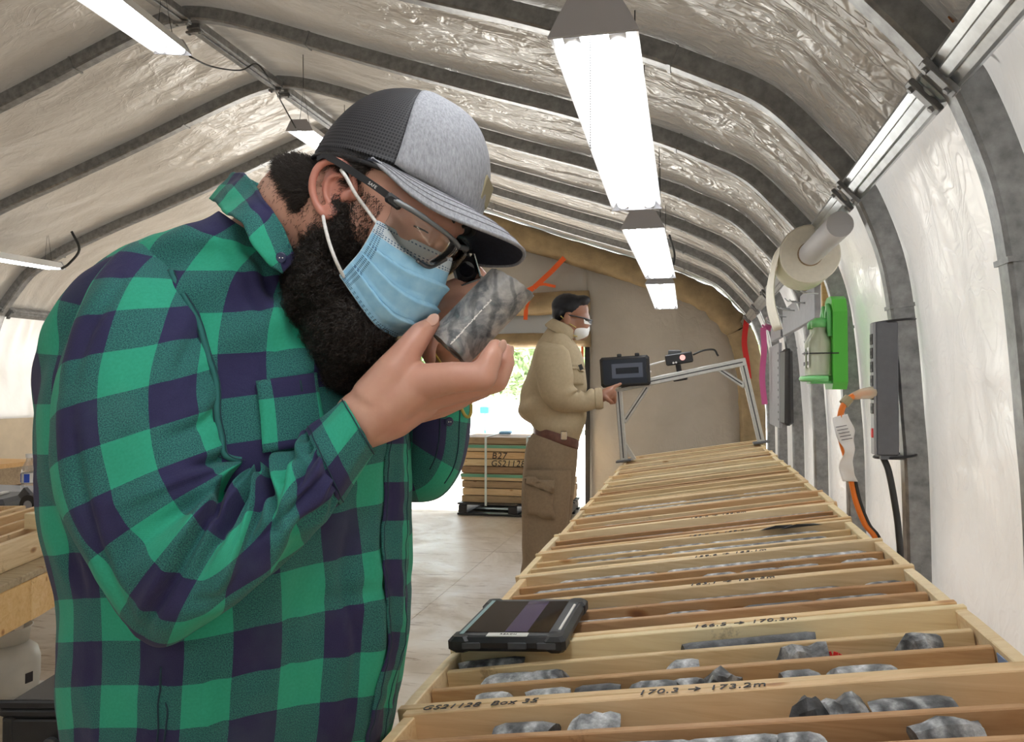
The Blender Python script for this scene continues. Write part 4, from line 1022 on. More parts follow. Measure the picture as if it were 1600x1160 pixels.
# dark shelf crate behind
sq = PX(10, 742, -4.6); cr = root('wooden_crate', A(-4.9, sq[1], 0), 'weathered wooden crate against the far wall beyond the bottle', 'crate')
z0_, z1_ = PX(10, 763, -4.6)[2], PX(10, 722, -4.6)[2]
for z in (z0_, z1_-.02): MB().box((-4.9, sq[1], z), .75, .5, .03).obj('board', M['timber'], cr)
MB().box((-4.9, sq[1]+.24, (z0_+z1_)/2), .72, .02, z1_-z0_-.05).obj('back_board', M['old_wood'], cr)
for x in (-5.26, -4.54): MB().box((x, sq[1], (z0_+z1_)/2), .02, .47, z1_-z0_-.05).obj('end_board', M['old_wood'], cr)
for x in (-5.2, -4.6): MB().box((x, sq[1], z0_/2-.008), .06, .4, z0_-.016).obj('leg', M['old_wood'], cr)
# propane tank
d_t = 3.3; pb = P(6, 1086, d_t); pt = root('propane_tank', A(pb[0], pb[1], 0), 'off-white propane tank on the floor under the timber rack', 'tank')
pm = speck('dull off-white tank paint', (.56, .55, .50), .45, 0, .08, 8)
tx0, ty0 = pb[0], pb[1]
zz = P(6, 980, d_t)[2]; sc_t = zz/.46
prof = [(.06, .012), (.11, .02), (.145, .06), (.152, .12), (.152, .25), (.140, .31), (.105, .35), (.05, .372)]
b = MB(); b.tube([A(tx0, ty0, .0+z*sc_t) for _, z in prof], [q*.86 for q, _ in prof], 32); b.obj('tank_body', pm, pt, True)
b = MB(); b.tube([A(tx0, ty0, z*sc_t) for z in (0, .03)], [.10, .10], 28); b.obj('foot_ring', pm, pt)
V = []; nn = 28
for i in range(nn+1):
    g = -2.4+4.8*i/nn-math.pi/2+.6
    for rr_, z in ((.088, .36), (.094, .44), (.104, .462), (.098, .462), (.086, .44), (.080, .36)): V.append(A(tx0+rr_*math.cos(g), ty0+rr_*math.sin(g), z*sc_t))
b = MB(); b.add(V, [(i*6+k, (i+1)*6+k, (i+1)*6+(k+1) % 6, i*6+(k+1) % 6) for i in range(nn) for k in range(6)]); b.obj('collar', pm, pt, True)
b = MB(); b.tube([A(tx0, ty0, .37*sc_t), A(tx0, ty0, .44*sc_t)], .018, 12); b.tube([A(tx0-.04, ty0, .42*sc_t), A(tx0+.04, ty0, .42*sc_t)], .014, 12); b.obj('valve', M['galv'], pt)
q = A(tx0, ty0, .15*sc_t); nv = nrm(CAM-q)*A(1, 1, 0); nv = nrm(nv); sd_ = np.cross(A(0, 0, 1), nv)
b = MB(); R_ = np.stack([sd_, A(0, 0, 1), nv], 1); b.box(q+nrm(nv*.75+sd_*.66)*.1305, .034, .040, .004, np.stack([nrm(sd_*.75-nv*.66), A(0, 0, 1), nrm(nv*.75+sd_*.66)], 1)); b.obj('warning_label', M['ink'], pt)
# low black stand in the corner
ztop = .60
k0, k1 = PZ(-6, 1107, ztop), PZ(92, 1047, ztop); ek = nrm(k1-k0); pk_ = A(ek[1], -ek[0], 0); pk_ = pk_ if pk_[0] > 0 else -pk_
Rs = np.stack([pk_, np.cross(A(0, 0, 1), pk_), A(0, 0, 1)], 1); cs = k0+pk_*.24+Rs[:, 1]*.15
sd0 = root('black_stand', A(cs[0], cs[1], 0), 'black plastic stand low in the corner beside the checked shirt', 'stand')
b = MB(); b.box(cs-A(0, 0, .012), .48, .30, .024, Rs, 0, .008); auto_smooth(b.obj('top', M['black'], sd0), .5)
for s in (-1, 1):
    MB().box(cs+Rs@A(0, s*.145, .006), .48, .012, .018, Rs, 0, .004).obj('rim', M['black'], sd0)
    MB().box(cs+Rs@A(0, s*.14, -.075), .46, .016, .10, Rs, 0, .004).obj('apron', M['black'], sd0)
MB().box(cs+Rs@A(-.23, 0, -.075), .016, .27, .10, Rs, 0, .004).obj('apron', M['black'], sd0)
for sx in (-1, 1):
    for sy in (-1, 1):
        q = cs+Rs@A(sx*.215, sy*.13, 0); MB().bar(A(q[0], q[1], ztop-.02), A(q[0], q[1], 0), .035, .03, A(1, 0, 0), 0, .004).obj('leg', M['black'], sd0)
q = cs+Rs@A(-.12, -.150, -.075); b = MB(); b.disc_cyl(q, q+Rs@A(0, -.012, 0), .016, 14); b.obj('knob', M['dark_grey'], sd0)
rq = random.Random(2)
for i in range(7):
    q = cs+Rs@A(rq.uniform(-.18, .2), rq.uniform(-.12, .12), .0006); MB().box(q, rq.uniform(.008, .02), .003, .001, Rs).obj('scuff', M['grey_board'], sd0)
q = PZ(-6, 1085, .004); b = MB(); b.box((q[0], q[1], .004), .42, .30, .004, Rs)
lo = b.obj('loose_paper', M['paper']); prop(lo, 'white sheet lying on the floor between the black stand and the propane tank', 'paper')
# ------------------------------------------------------------------ people: materials
def skin_mat(name, col, red):
    m = mat(name, col, .42); v = tex(m, 'Object'); n = noi(m, v, 9, 5, .6); n2 = noi(m, v, 160, 3, .6)
    base(m, ramp(m, n, [(.3, red), (.65, col)])); bump(m, n2, .10, .002)
    b = BS(m); b.inputs['Subsurface Weight'].default_value = .12; b.inputs['Subsurface Radius'].default_value = (.012, .005, .003); b.inputs['Subsurface Scale'].default_value = .6
    return m
M['skin'] = skin_mat('light skin', (.67, .385, .285), (.58, .28, .205))
M['skin_ear'] = skin_mat('reddish ear skin', (.62, .29, .22), (.54, .19, .14))
M['skin2'] = skin_mat('tan skin', (.40, .20, .13), (.34, .15, .09))
def plaid(name, size=.050, off=(0, 0)):
    m = mat(name, (.1, .4, .3), .85); tc = N(m, 'TexCoord'); mp = N(m, 'Mapping'); mp.inputs['Location'].default_value = (off[0]+50, off[1]+50, 0)
    L(m, tc.outputs['UV'], mp.inputs[0]); sp = N(m, 'SeparateXYZ'); L(m, mp.outputs[0], sp.inputs[0])
    wn = noi(m, tc.outputs['UV'], 60, 2)
    def stripe(o):
        q = math_(m, 'DIVIDE', o, 2*size); q = math_(m, 'FRACT', q)
        return math_(m, 'GREATER_THAN', q, .5)
    a, b_ = stripe(sp.outputs[0]), stripe(sp.outputs[1])
    s = math_(m, 'ADD', a, b_)
    tw = N(m, 'TexWave', wave_type='BANDS', bands_direction='DIAGONAL'); tw.inputs['Scale'].default_value = 420; tw.inputs['Distortion'].default_value = .6
    L(m, mp.outputs[0], tw.inputs['Vector']); fine = noi(m, mp.outputs[0], 800, 2, .7)
    tealn = mix(m, ramp(m, fine, [(.38, (0,)*3), (.62, (1,)*3)]), (.006, .062, .088), (.042, .25, .205))
    grn = mix(m, noi(m, mp.outputs[0], 300, 3), (.016, .33, .20), (.035, .45, .29))
    nav = mix(m, fine, (.012, .012, .060), (.038, .034, .120))
    lo = mix(m, math_(m, 'GREATER_THAN', s, .5), grn, tealn)
    c = mix(m, math_(m, 'GREATER_THAN', s, 1.5), lo, nav)
    worn = noi(m, tex(m, 'Object'), 7, 4, .6)
    c = mix(m, math_(m, 'MULTIPLY', ramp(m, worn, [(.5, (0,)*3), (.8, (1,)*3)]), .10), c, (.25, .45, .40))
    base(m, c)
    hh = math_(m, 'ADD', math_(m, 'MULTIPLY', tw.outputs['Fac'], .25), math_(m, 'MULTIPLY', fine, .5)); 
    hh = math_(m, 'ADD', hh, math_(m, 'MULTIPLY', noi(m, tex(m, 'Object'), 38, 4, .6, .8), 2.2))
    bump(m, hh, .28, .004)
    BS(m).inputs['Sheen Weight'].default_value = .06; BS(m).inputs['Sheen Roughness'].default_value = .5
    return m
M['plaid_torso'] = plaid('green navy check flannel', .0515, (.012, .010))
M['plaid_sleeve'] = plaid('green navy check flannel sleeve', .0485, (.028, .020))
M['plaid_small'] = plaid('green navy check flannel cut', .0485, (.0, .03))
M['navy_thread'] = mat('navy edging', (.02, .05, .075), .9)
M['button'] = mat('navy button', (.03, .04, .10), .3)
M['beard'] = mat('black brown beard hair', (.026, .017, .013), .34)
M['hair'] = mat('dark brown hair', (.030, .020, .014), .5)
# cap
m = M['cap_mesh'] = mat('black cap mesh', (.02, .02, .024), .7); tc = N(m, 'TexCoord'); mp = N(m, 'Mapping'); L(m, tc.outputs['UV'], mp.inputs[0])
sp = N(m, 'SeparateXYZ'); L(m, mp.outputs[0], sp.inputs[0])
def grid_line(o, cell, w): return math_(m, 'LESS_THAN', math_(m, 'FRACT', math_(m, 'DIVIDE', o, cell)), w)
ga = math_(m, 'MAXIMUM', grid_line(math_(m, 'ADD', sp.outputs[0], 9.0), .0034, .36), grid_line(math_(m, 'ADD', sp.outputs[1], 9.0), .0030, .42))
base(m, mix(m, ga, (.004, .004, .006), (.040, .038, .042))); bump(m, ga, .6, .0012)
m = M['cap_grey'] = mat('heather grey cap cloth', (.42, .43, .45), .85); v = tex(m, 'Object'); n = noi(m, tex(m, 'Object', (1, 1, .25)), 420, 3, .7)
base(m, ramp(m, n, [(.3, (.22, .225, .245)), (.7, (.38, .385, .415))])); bump(m, n, .2, .001)
M['cap_under'] = speck('dark navy brim underside', (.035, .038, .055), .85, 0, .2, 200)
M['cap_thread'] = mat('grey stitching', (.22, .22, .24), .9)
M['white_cord'] = speck('white elastic', (.82, .80, .78), .8, 0, .12, 300)
m = M['mask'] = mat('pale blue surgical mask', (.33, .62, .83), .75); tc = N(m, 'TexCoord'); sp = N(m, 'SeparateXYZ'); L(m, tc.outputs['UV'], sp.inputs[0])
U_, V_ = sp.outputs[0], sp.outputs[1]
def near(o, c, w): return math_(m, 'LESS_THAN', math_(m, 'ABSOLUTE', math_(m, 'SUBTRACT', o, c)), w)
def dots(o, k, duty=.5): return math_(m, 'LESS_THAN', math_(m, 'FRACT', math_(m, 'MULTIPLY', o, k)), duty)
rowd = None
for c_, w_ in ((.030, .007), (.125, .006), (.150, .006), (.950, .006), (.975, .006)):
    q = math_(m, 'MULTIPLY', near(V_, c_, w_), dots(U_, 46)); rowd = q if rowd is None else math_(m, 'MAXIMUM', rowd, q)
for c_ in (.022, .040, .058, .942, .960, .978):
    q = math_(m, 'MULTIPLY', near(U_, c_, .0055), dots(V_, 40)); rowd = math_(m, 'MAXIMUM', rowd, q)
edge = math_(m, 'LESS_THAN', V_, .165)
n = noi(m, tex(m, 'Object'), 90, 3)
c = mix(m, edge, ramp(m, n, [(.3, (.27, .56, .80)), (.7, (.37, .66, .86))]), (.62, .72, .80))
base(m, mix(m, rowd, c, (.07, .16, .30))); bump(m, n, .1, .001)
m = M['lens'] = bpy.data.materials.new('clear safety lens'); m.use_nodes = True; nt = m.node_tree; nt.nodes.clear()
tr = nt.nodes.new('ShaderNodeBsdfTransparent'); tr.inputs[0].default_value = (.93, .94, .94, 1); gl = nt.nodes.new('ShaderNodeBsdfGlossy'); gl.inputs['Roughness'].default_value = .06
fr = nt.nodes.new('ShaderNodeFresnel'); fr.inputs[0].default_value = 1.5; ms = nt.nodes.new('ShaderNodeMixShader'); ou = nt.nodes.new('ShaderNodeOutputMaterial')
nt.links.new(fr.outputs[0], ms.inputs[0]); nt.links.new(tr.outputs[0], ms.inputs[1]); nt.links.new(gl.outputs[0], ms.inputs[2]); nt.links.new(ms.outputs[0], ou.inputs[0])
M['denim'] = speck('dark blue denim', (.04, .06, .12), .9, 0, .2, 200)
M['boot'] = speck('brown boot leather', (.10, .06, .035), .6, 0, .2, 40)
M['khaki'] = speck('khaki shirt cloth', (.47, .38, .25), .9, 0, .06, 60, .1, .002)
M['khaki_dark'] = speck('brown work trouser cloth', (.27, .20, .13), .9, 0, .1, 60, .1, .002)
M['belt'] = speck('brown leather belt', (.13, .05, .035), .5, 0, .2, 40)
M['hair_black'] = mat('black hair', (.006, .006, .010), .55)
M['shell_white'] = speck('white dust mask', (.86, .86, .84), .8, 0, .03, 60)
M['nail'] = mat('finger nail', (.70, .43, .335), .3)

# ------------------------------------------------------------------ the bearded man
foot = P(330, 1160, 1.08); foot[2] = 0
man = root('person', foot, 'bearded man in green and navy checked shirt, grey cap and blue mask, holding core', 'person')
K = .96/FPX                                            # one head unit, metres
CR, CU, CB = RIGHT, UP, -FWD
def frame(ang, psi, rho):
    a, s, r_ = math.radians(ang), math.radians(psi), math.radians(rho)
    D = CR*math.cos(a)-CU*math.sin(a); U0 = CR*math.sin(a)+CU*math.cos(a)
    F = D*math.cos(s)+CB*math.sin(s); S0 = CB*math.cos(s)-D*math.sin(s)
    S = S0*math.cos(r_)-U0*math.sin(r_); U = U0*math.cos(r_)+S0*math.sin(r_)
    return F, U, S
HF, HU, HS = frame(39.6, 16, 9)
HO = P(547, 299, .965)
def H(f, u, s): return HO+(HF*f+HU*u+HS*s)*K
def HP(u, v, s):
    """head coordinates of what is seen at u,v on the plane s units to his right"""
    r = ray(u, v); t = (s*K+(HO-CAM)@HS)/(r@HS); q = CAM+r*t-HO
    return A(q@HF, q@HU, q@HS)/K
def hell(b, c, r): b.ell(H(*c), HF*r[0]*K, HU*r[1]*K, HS*r[2]*K, 26, 16)
# --- body: head, neck, chest, arms and hands grown into one surface
b = MB()
hell(b, (34, 58, 0), (98, 90, 88)); hell(b, (96, 18, 0), (88, 100, 78)); hell(b, (132, 74, 0), (46, 38, 64))
hell(b, (150, 56, 0), (40, 16, 66))
for s in (-1, 1):
    hell(b, (122, 0, 50*s), (46, 36, 30)); hell(b, (40, -40, 62*s), (60, 60, 26)); hell(b, (150, 39, 38*s), (26, 14, 24)); hell(b, (154, 15, 36*s), (22, 10, 22))
hell(b, (118, -88, 0), (68, 46, 58))
b.chain([H(170, 52, 0), H(184, 20, 0), H(195, -2, 0)], [13*K, 14*K, 16*K]); hell(b, (182, -14, 15), (14, 10, 10)); hell(b, (182, -14, -15), (14, 10, 10))
hell(b, (176, -46, 0), (12, 8, 30))
# neck and chest core
b.chain([P(480, 330, .975), P(456, 372, .995), P(415, 410, 1.04), P(360, 480, 1.06)], [.064, .064, .066, .09], 24)
b.ell(P(360, 560, 1.07), RIGHT*.15, UP*.18, FWD*.16); b.ell(P(350, 800, 1.07), RIGHT*.17, UP*.25, FWD*.17)
px = lambda d: d/FPX
def ch(pts, rpx):
    b.chain([P(*p) for p in pts], [r*p[2]/FPX for r, p in zip(rpx, pts)], 20)
# right arm and hand (towards the viewer)
ch([(300, 440, 1.0), (235, 640, .92), (268, 900, .885), (420, 792, .885), (530, 692, .892), (566, 655, .90)], [60, 50, 40, 34, 37, 42])
ch([(566, 655, .90), (605, 628, .90), (655, 600, .893)], [46, 44, 33]); ch([(566, 660, .905), (612, 645, .915), (655, 626, .925)], [44, 42, 32])
ch([(590, 640, .915), (650, 634, .945)], [40, 26])
ch([(588, 622, .895), (616, 580, .890), (640, 545, .893), (658, 521, .903), (675, 507, .912)], [40, 31, 22.5, 19, 13])
ch([(655, 598, .890), (706, 590, .878), (754, 589, .873), (767, 560, .876), (774, 542, .886)], [30, 25, 23, 18, 13])
ch([(655, 618, .915), (715, 608, .905), (774, 594, .905), (788, 567, .908), (789, 549, .916)], [30, 23, 21, 17, 13])
ch([(652, 632, .940), (705, 622, .945), (752, 605, .945), (768, 580, .948), (764, 560, .950)], [27, 20, 19, 15.5, 13])
ch([(645, 642, .955), (690, 636, .965), (722, 622, .968), (738, 602, .968), (738, 585, .968)], [23, 17, 16, 13.5, 11.5])
# left arm and hand (beyond the core)
ch([(505, 520, 1.25), (560, 640, 1.26), (672, 735, 1.15), (694, 660, 1.11), (706, 592, 1.07)], [50, 44, 30, 30, 29])
ch([(706, 592, 1.07), (715, 556, 1.06), (722, 520, 1.045)], [31, 38, 36]); ch([(706, 590, 1.07), (700, 545, 1.045), (690, 520, 1.035)], [29, 30, 28])
ch([(735, 520, 1.035), (745, 478, 1.02), (738, 452, 1.005), (712, 449, .985), (690, 456, .975)], [21, 19, 17, 15, 12])
ch([(722, 515, 1.025), (728, 482, 1.005), (716, 474, .985), (694, 478, .975), (676, 496, .972)], [20, 18, 16.5, 15, 12])
ch([(702, 522, 1.02), (696, 500, 1.0), (684, 500, .985), (672, 515, .975), (668, 535, .975)], [20, 17, 16, 14, 11])
ch([(688, 530, 1.02), (680, 522, 1.0), (672, 530, .985), (668, 548, .98), (672, 562, .985)], [18, 15, 14, 13, 10])
ch([(730, 545, 1.05), (758, 505, 1.045), (762, 470, 1.03), (752, 440, 1.01), (742, 424, .995)], [27, 21, 17, 15, 12])
body = b.obj('body', M['skin'], man, True)
bake(body, [('REMESH', dict(mode='VOXEL', voxel_size=.0029)), ('SMOOTH', dict(factor=.5, iterations=5))])
CF, CUp, CS = frame(20.5, 15, -10); CO = P(613, 308, .962)
_v = verts_of(body); _l = (_v-CO)@np.stack([CF, CUp, CS], 1)/K; _q = np.sqrt((_l[:, 0]/131)**2+(_l[:, 1]/158)**2+(_l[:, 2]/104)**2)
_in = (_l[:, 1] > 0) & (np.abs(_l[:, 0]) < 200) & (np.abs(_l[:, 2]) < 150) & (_q > 1)
_l[_in, 0] /= _q[_in]; _l[_in, 2] /= _q[_in]; _l[_in, 1] /= _q[_in]
set_verts(body, CO+(_l*K)@np.stack([CF, CUp, CS], 0))
# --- near ear and far ear
def ear(sgn, name):
    b = MB()
    def E(u, v, dd):
        h = HP(u, v, 100); q = H(h[0], h[1], sgn*(h[2]+0)); 
        return q+(-HS*sgn)*dd
    hel = [(541, 302), (545, 284), (543, 264), (530, 252), (512, 250), (496, 262), (488, 285), (489, 308), (496, 326), (507, 336), (520, 328)]
    dep = [.010, .006, .002, .0, -.003, -.005, -.006, -.004, -.002, 0, .004]
    pts = catmull([E(u, v, d+.006) for (u, v), d in zip(hel, dep)], 5)
    for i in range(len(pts)-1): b.capsule(pts[i], pts[i+1], .0046, .0046, 10)
    anti = catmull([E(u, v, .008) for u, v in ((528, 272), (514, 272), (504, 284), (503, 302), (510, 318))], 4)
    for i in range(len(anti)-1): b.capsule(anti[i], anti[i+1], .0036, .0036, 10)
    c = E(515, 294, .015); b.ell(c, nrm(E(514, 250, .015)-c)*.031, nrm(E(545, 290, .015)-c)*.020, HS*.0045, 22, 14)
    b.ell(E(508, 327, .007), HF*.0085, HU*.0095, HS*.005); b.ell(E(533, 303, .010), HF*.006, HU*.009, HS*.006)
    c2 = E(522, 298, .024); b.ell(c2, HF*.014, HU*.018, HS*.012)
    o = b.obj(name, M['skin_ear'], body, True)
    return bake(o, [('REMESH', dict(mode='VOXEL', voxel_size=.0016)), ('SMOOTH', dict(factor=.5, iterations=4))])
ear(1, 'ear'); ear(-1, 'ear')
# eyes under the glasses
for s in (-1, 1):
    b = MB(); hell(b, (153, 26, 36*s), (17, 9, 16)); o = b.obj('eye', mat('eye white', (.72, .68, .64), .2), body, True)
    b = MB(); b.ell(H(165, 24, 38*s), HF*6*K, HU*5*K, HS*5.5*K, 14, 10); b.obj('iris', mat('brown iris', (.05, .025, .012), .1), body, True)
    b = MB(); b.tube(catmull([H(156, 25, 58*s), H(168, 28, 46*s), H(171, 28, 34*s), H(168, 26, 20*s)], 4), 1.3*K, 8); b.obj('eyelash', M['hair'], body, True)
    b = MB(); b.tube(catmull([H(158, 64, 66*s), H(176, 70, 48*s), H(184, 66, 24*s), H(182, 60, 14*s)], 4), [2*K]+[3*K]*11+[2*K], 8); b.obj('eyebrow', M['hair'], body, True)
# finger nails
def nail(c, ax, nr, w, l, par):
    ax = nrm(ax); nr = nrm(nr); sd = nrm(np.cross(nr, ax)); b = MB(); b.ell(c, ax*l, sd*w, nr*.0009, 14, 8); return b.obj('fingernail', M['nail'], par, True)
nail(P(785, 541, .879), P(774, 536, .88)-P(768, 556, .88), P(800, 541, .85)-P(774, 541, .88), .0055, .0075, body)
nail(P(676, 500, .900), P(684, 498, .90)-P(660, 518, .90), P(672, 485, .86)-P(676, 503, .90), .0065, .0085, body)
nail(P(799, 550, .914), P(789, 544, .91)-P(786, 566, .91), P(812, 548, .90)-P(789, 550, .915), .005, .007, body)
# --- hair strands
def strands(name, roots, dirs, length, r, mt, parent, seed=1, curl=0.0, segs=5, flat_=0.0, kind=None):
    rn = np.random.RandomState(seed); n = len(roots)
    d = nrm(dirs+rn.normal(0, .35, (n, 3))); a = nrm(np.cross(d, rn.normal(0, 1, (n, 3)))); b2 = np.cross(d, a)
    ln = length*(rn.uniform(.6, 1.2, n)); ph = rn.uniform(0, 6.28, n); fr_ = rn.uniform(1.0, 2.2, n)
    V = np.zeros((n, segs+1, 3, 3))
    for i in range(segs+1):
        t = i/segs; g = ph+fr_*6.28*t
        c = roots+d*(ln*t*(1-.25*curl*t))[:, None]+(a*(np.cos(g)-np.cos(ph))[:, None]+b2*(np.sin(g)-np.sin(ph))[:, None])*(ln*.16*curl)[:, None]
        rr_ = r*(1-.75*t)
        for k in range(3):
            V[:, i, k] = c+(a*math.cos(2.094*k)+b2*math.sin(2.094*k))*rr_
    idx = np.arange(n*(segs+1)*3).reshape(n, segs+1, 3); F = []
    for k in range(3):
        k2 = (k+1) % 3; q = np.stack([idx[:, :-1, k], idx[:, :-1, k2], idx[:, 1:, k2], idx[:, 1:, k]], -1).reshape(-1, 4); F.append(q)
    F = np.concatenate(F); V = V.reshape(-1, 3)
    me = bpy.data.meshes.new(name); me.vertices.add(len(V)); me.vertices.foreach_set('co', V.astype(np.float32).ravel())
    me.loops.add(F.size); me.loops.foreach_set('vertex_index', F.astype(np.int32).ravel()); me.polygons.add(len(F))
    me.polygons.foreach_set('loop_start', np.arange(0, F.size, 4, dtype=np.int32)); me.polygons.foreach_set('use_smooth', np.ones(len(F), bool))
    me.update(calc_edges=True); me.validate(); me.materials.append(mt); o = put(bpy.data.objects.new(name, me), parent)
    if kind: o['kind'] = kind
    return o
bv, bn = verts_of(body), normals_of(body)
loc = (bv-HO)@np.stack([HF, HU, HS], 1)/K
f_, u_, s_ = loc[:, 0], loc[:, 1], loc[:, 2]
head = (np.linalg.norm((loc-A(60, 20, 0))/A(190, 190, 150), axis=1) < 1)
temple = (np.abs(s_) > 50) & (f_ < 66-.25*(70-u_)) & (u_ > -5)
nape = (f_ < 2) & (u_ > -62-.35*f_)

rn = np.random.RandomState(3)
incap = ((bv-CO)@CUp/K) > 3
_d = (bv-CAM)@FWD; _u, _w = 800+FPX*((bv-CAM)@RIGHT)/_d, 580-FPX*((bv-CAM)@UP)/_d
under_ear = (((_u-517)/27)**2+((_w-293)/40)**2 < 1) | ((np.abs(f_-4) < 24) & (np.abs(u_) < 44) & (s_ < -40))
hairm = head & (nape | temple) & ~incap & ~under_ear
hv = np.where(hairm)[0]; pick = rn.choice(hv, 15000)
j = rn.normal(0, .0012, (15000, 3))
cb = nrm(-HF*.55-HU*.75)
hair = strands('hair', bv[pick]+j, nrm(bn[pick]*.45+cb[None]*.9), .013, .00042, M['hair'], man, 5, .3, 4)
# scalp under-layer: thin hair shell
def shell(name, sel, off, mt, parent):
    me = body.data; sel_f = [p.vertices[:] for p in me.polygons if all(sel[i] for i in p.vertices)]
    used = sorted({i for f in sel_f for i in f}); mp_ = {i: k for k, i in enumerate(used)}
    return mesh_obj(name, bv[used]+bn[used]*off, [tuple(mp_[i] for i in f) for f in sel_f], mt, parent)
shell('undercoat', hairm, .0010, M['hair'], hair)
# beard: body then curls
b = MB()
def pe(u, v, d, ru, rv, rd, ang=0):
    a = math.radians(ang); s = d/FPX
    b.ell(P(u, v, d), (RIGHT*math.cos(a)+UP*math.sin(a))*ru*s, (UP*math.cos(a)-RIGHT*math.sin(a))*rv*s, FWD*rd, 26, 16)
pe(516, 450, .955, 46, 70, .070, 10); pe(552, 524, .950, 60, 68, .070, 30); pe(560, 450, .975, 54, 64, .068, 30); pe(516, 398, .94, 30, 44, .045, 10); pe(600, 480, .985, 44, 50, .06)
pe(534, 352, .902, 15, 40, .014, -10); pe(548, 575, .965, 40, 38, .06, 25); pe(545, 392, .920, 22, 28, .022, 30); pe(490, 480, .97, 28, 62, .06, 20)
beard = b.obj('beard', M['beard'], man, True)
bake(beard, [('REMESH', dict(mode='VOXEL', voxel_size=.0042)), ('SMOOTH', dict(factor=.5, iterations=8))])
q, qn = verts_of(beard), normals_of(beard)
disp = np.array([.006*nz(p, 55)+.004*nz(p, 120, 3) for p in q]); set_verts(beard, q+qn*disp[:, None])
q, qn = verts_of(beard), normals_of(beard)
dq = (q-CAM)@FWD; qu, qv = 800+FPX*((q-CAM)@RIGHT)/dq, 580-FPX*((q-CAM)@UP)/dq
def inpoly(x, y, P_):
    ins = np.zeros(len(x), bool)
    for i in range(len(P_)):
        (x1, y1), (x2, y2) = P_[i], P_[i-1]; ins ^= ((y1 > y) != (y2 > y)) & (x < (x2-x1)*(y-y1)/(y2-y1+1e-9)+x1)
    return ins
facing = (qn@(-FWD) > -.35) & ~inpoly(qu, qv, [(586, 340), (705, 392), (650, 545), (604, 530), (562, 496), (528, 438)]); ids = rn.choice(np.where(facing)[0], 17000)
down = nrm(-HU*.6+HF*.1-A(0, 0, .6))
strands('curls', q[ids]-qn[ids]*.002+rn.normal(0, .0016, (len(ids), 3)), nrm(qn[ids]*.75+down*.65), .017, .00050, M['beard'], beard, 8, 1.9, 8)
# stubble on neck and cheek
nk = (~hairm) & (np.linalg.norm(bv-P(470, 350, .92), axis=1) < .075) & (bn@(-FWD) > .1)
ck = (~hairm) & head & (f_ > 30) & (f_ < 110) & (u_ < 26) & (u_ > -60) & (s_ > 40)
for sel, n_, ln_ in ((nk, 900, .005), (ck, 1500, .007)):
    ids = rn.choice(np.where(sel)[0], n_); strands('stubble', bv[ids], nrm(bn[ids]*.5+down), ln_, .00026, M['hair'], man, 9, .4, 3)

# --- cap
CF, CUp, CS = frame(20.5, 15, -10)
CO = P(613, 308, .962)
def CP(f, u, s): return CO+(CF*f+CUp*u+CS*s)*K
nph, nt_ = 96, 30
def cap_pt(ph, t):
    """ph round the head, 0 = front; t 0 base .. 1 top"""
    c, s = math.cos(ph), math.sin(ph)
    rf = 141 if c > 0 else 138; h = 171
    e = t*math.pi/2; p = 2/2.35
    rad = abs(math.cos(e))**p; up = abs(math.sin(e))**p
    lean = (6*c if c > 0 else 0)*0
    return A(rf*c*rad+lean, up*h-4*(1-t)*(1-abs(c)), 113*s*rad)
cap = root('cap', CP(0, 0, 0), None, None); cap.parent = man; cap.matrix_parent_inverse = mw(man).inverted()
G = np.zeros((nt_+1, nph+1, 3)); UVc = np.zeros((nt_+1, nph+1, 2)); loc_ = np.zeros_like(G)
for i in range(nt_+1):
    for k in range(nph+1):
        ph = -math.pi+2*math.pi*k/nph
        l_ = cap_pt(ph, i/nt_*.995); l_ = l_+A(0, 1.6*nz((ph*2, i*.25, 1)), 1.2*nz((ph*2, i*.2, 7)))
        loc_[i, k] = l_; G[i, k] = CP(*l_); UVc[i, k] = (ph*.098*(1-.35*(i/nt_)**2), i/nt_*.155)
bound = lambda s_, u: 40-46*(u/171)**1.6                # f of the seam between mesh and cloth
front = loc_[:, :, 0] > bound(loc_[:, :, 2], loc_[:, :, 1])
# split the crown exactly on the seam by moving the closest column of points onto it
V = G.reshape(-1, 3); idx = np.arange(V.shape[0]).reshape(nt_+1, nph+1)
ff, fm = [], []
for i in range(nt_):
    for k in range(nph):
        c = loc_[i:i+2, k:k+2].reshape(-1, 3).mean(0)
        (ff if c[0] > bound(c[2], c[1]) else fm).append((idx[i, k], idx[i, k+1], idx[i+1, k+1], idx[i+1, k]))
def sub(name, F, mt, off=0.0):
    used = sorted({i for f in F for i in f}); mp_ = {i: j for j, i in enumerate(used)}
    cen = CP(0, 30, 0); P_ = V[used]; P_ = P_+nrm(P_-cen)*off
    o = mesh_obj(name, P_, [tuple(mp_[i] for i in f) for f in F], mt, cap, True, UVc.reshape(-1, 2)[used])
    return bake(o, [('SOLIDIFY', dict(thickness=.0016, offset=-1))])
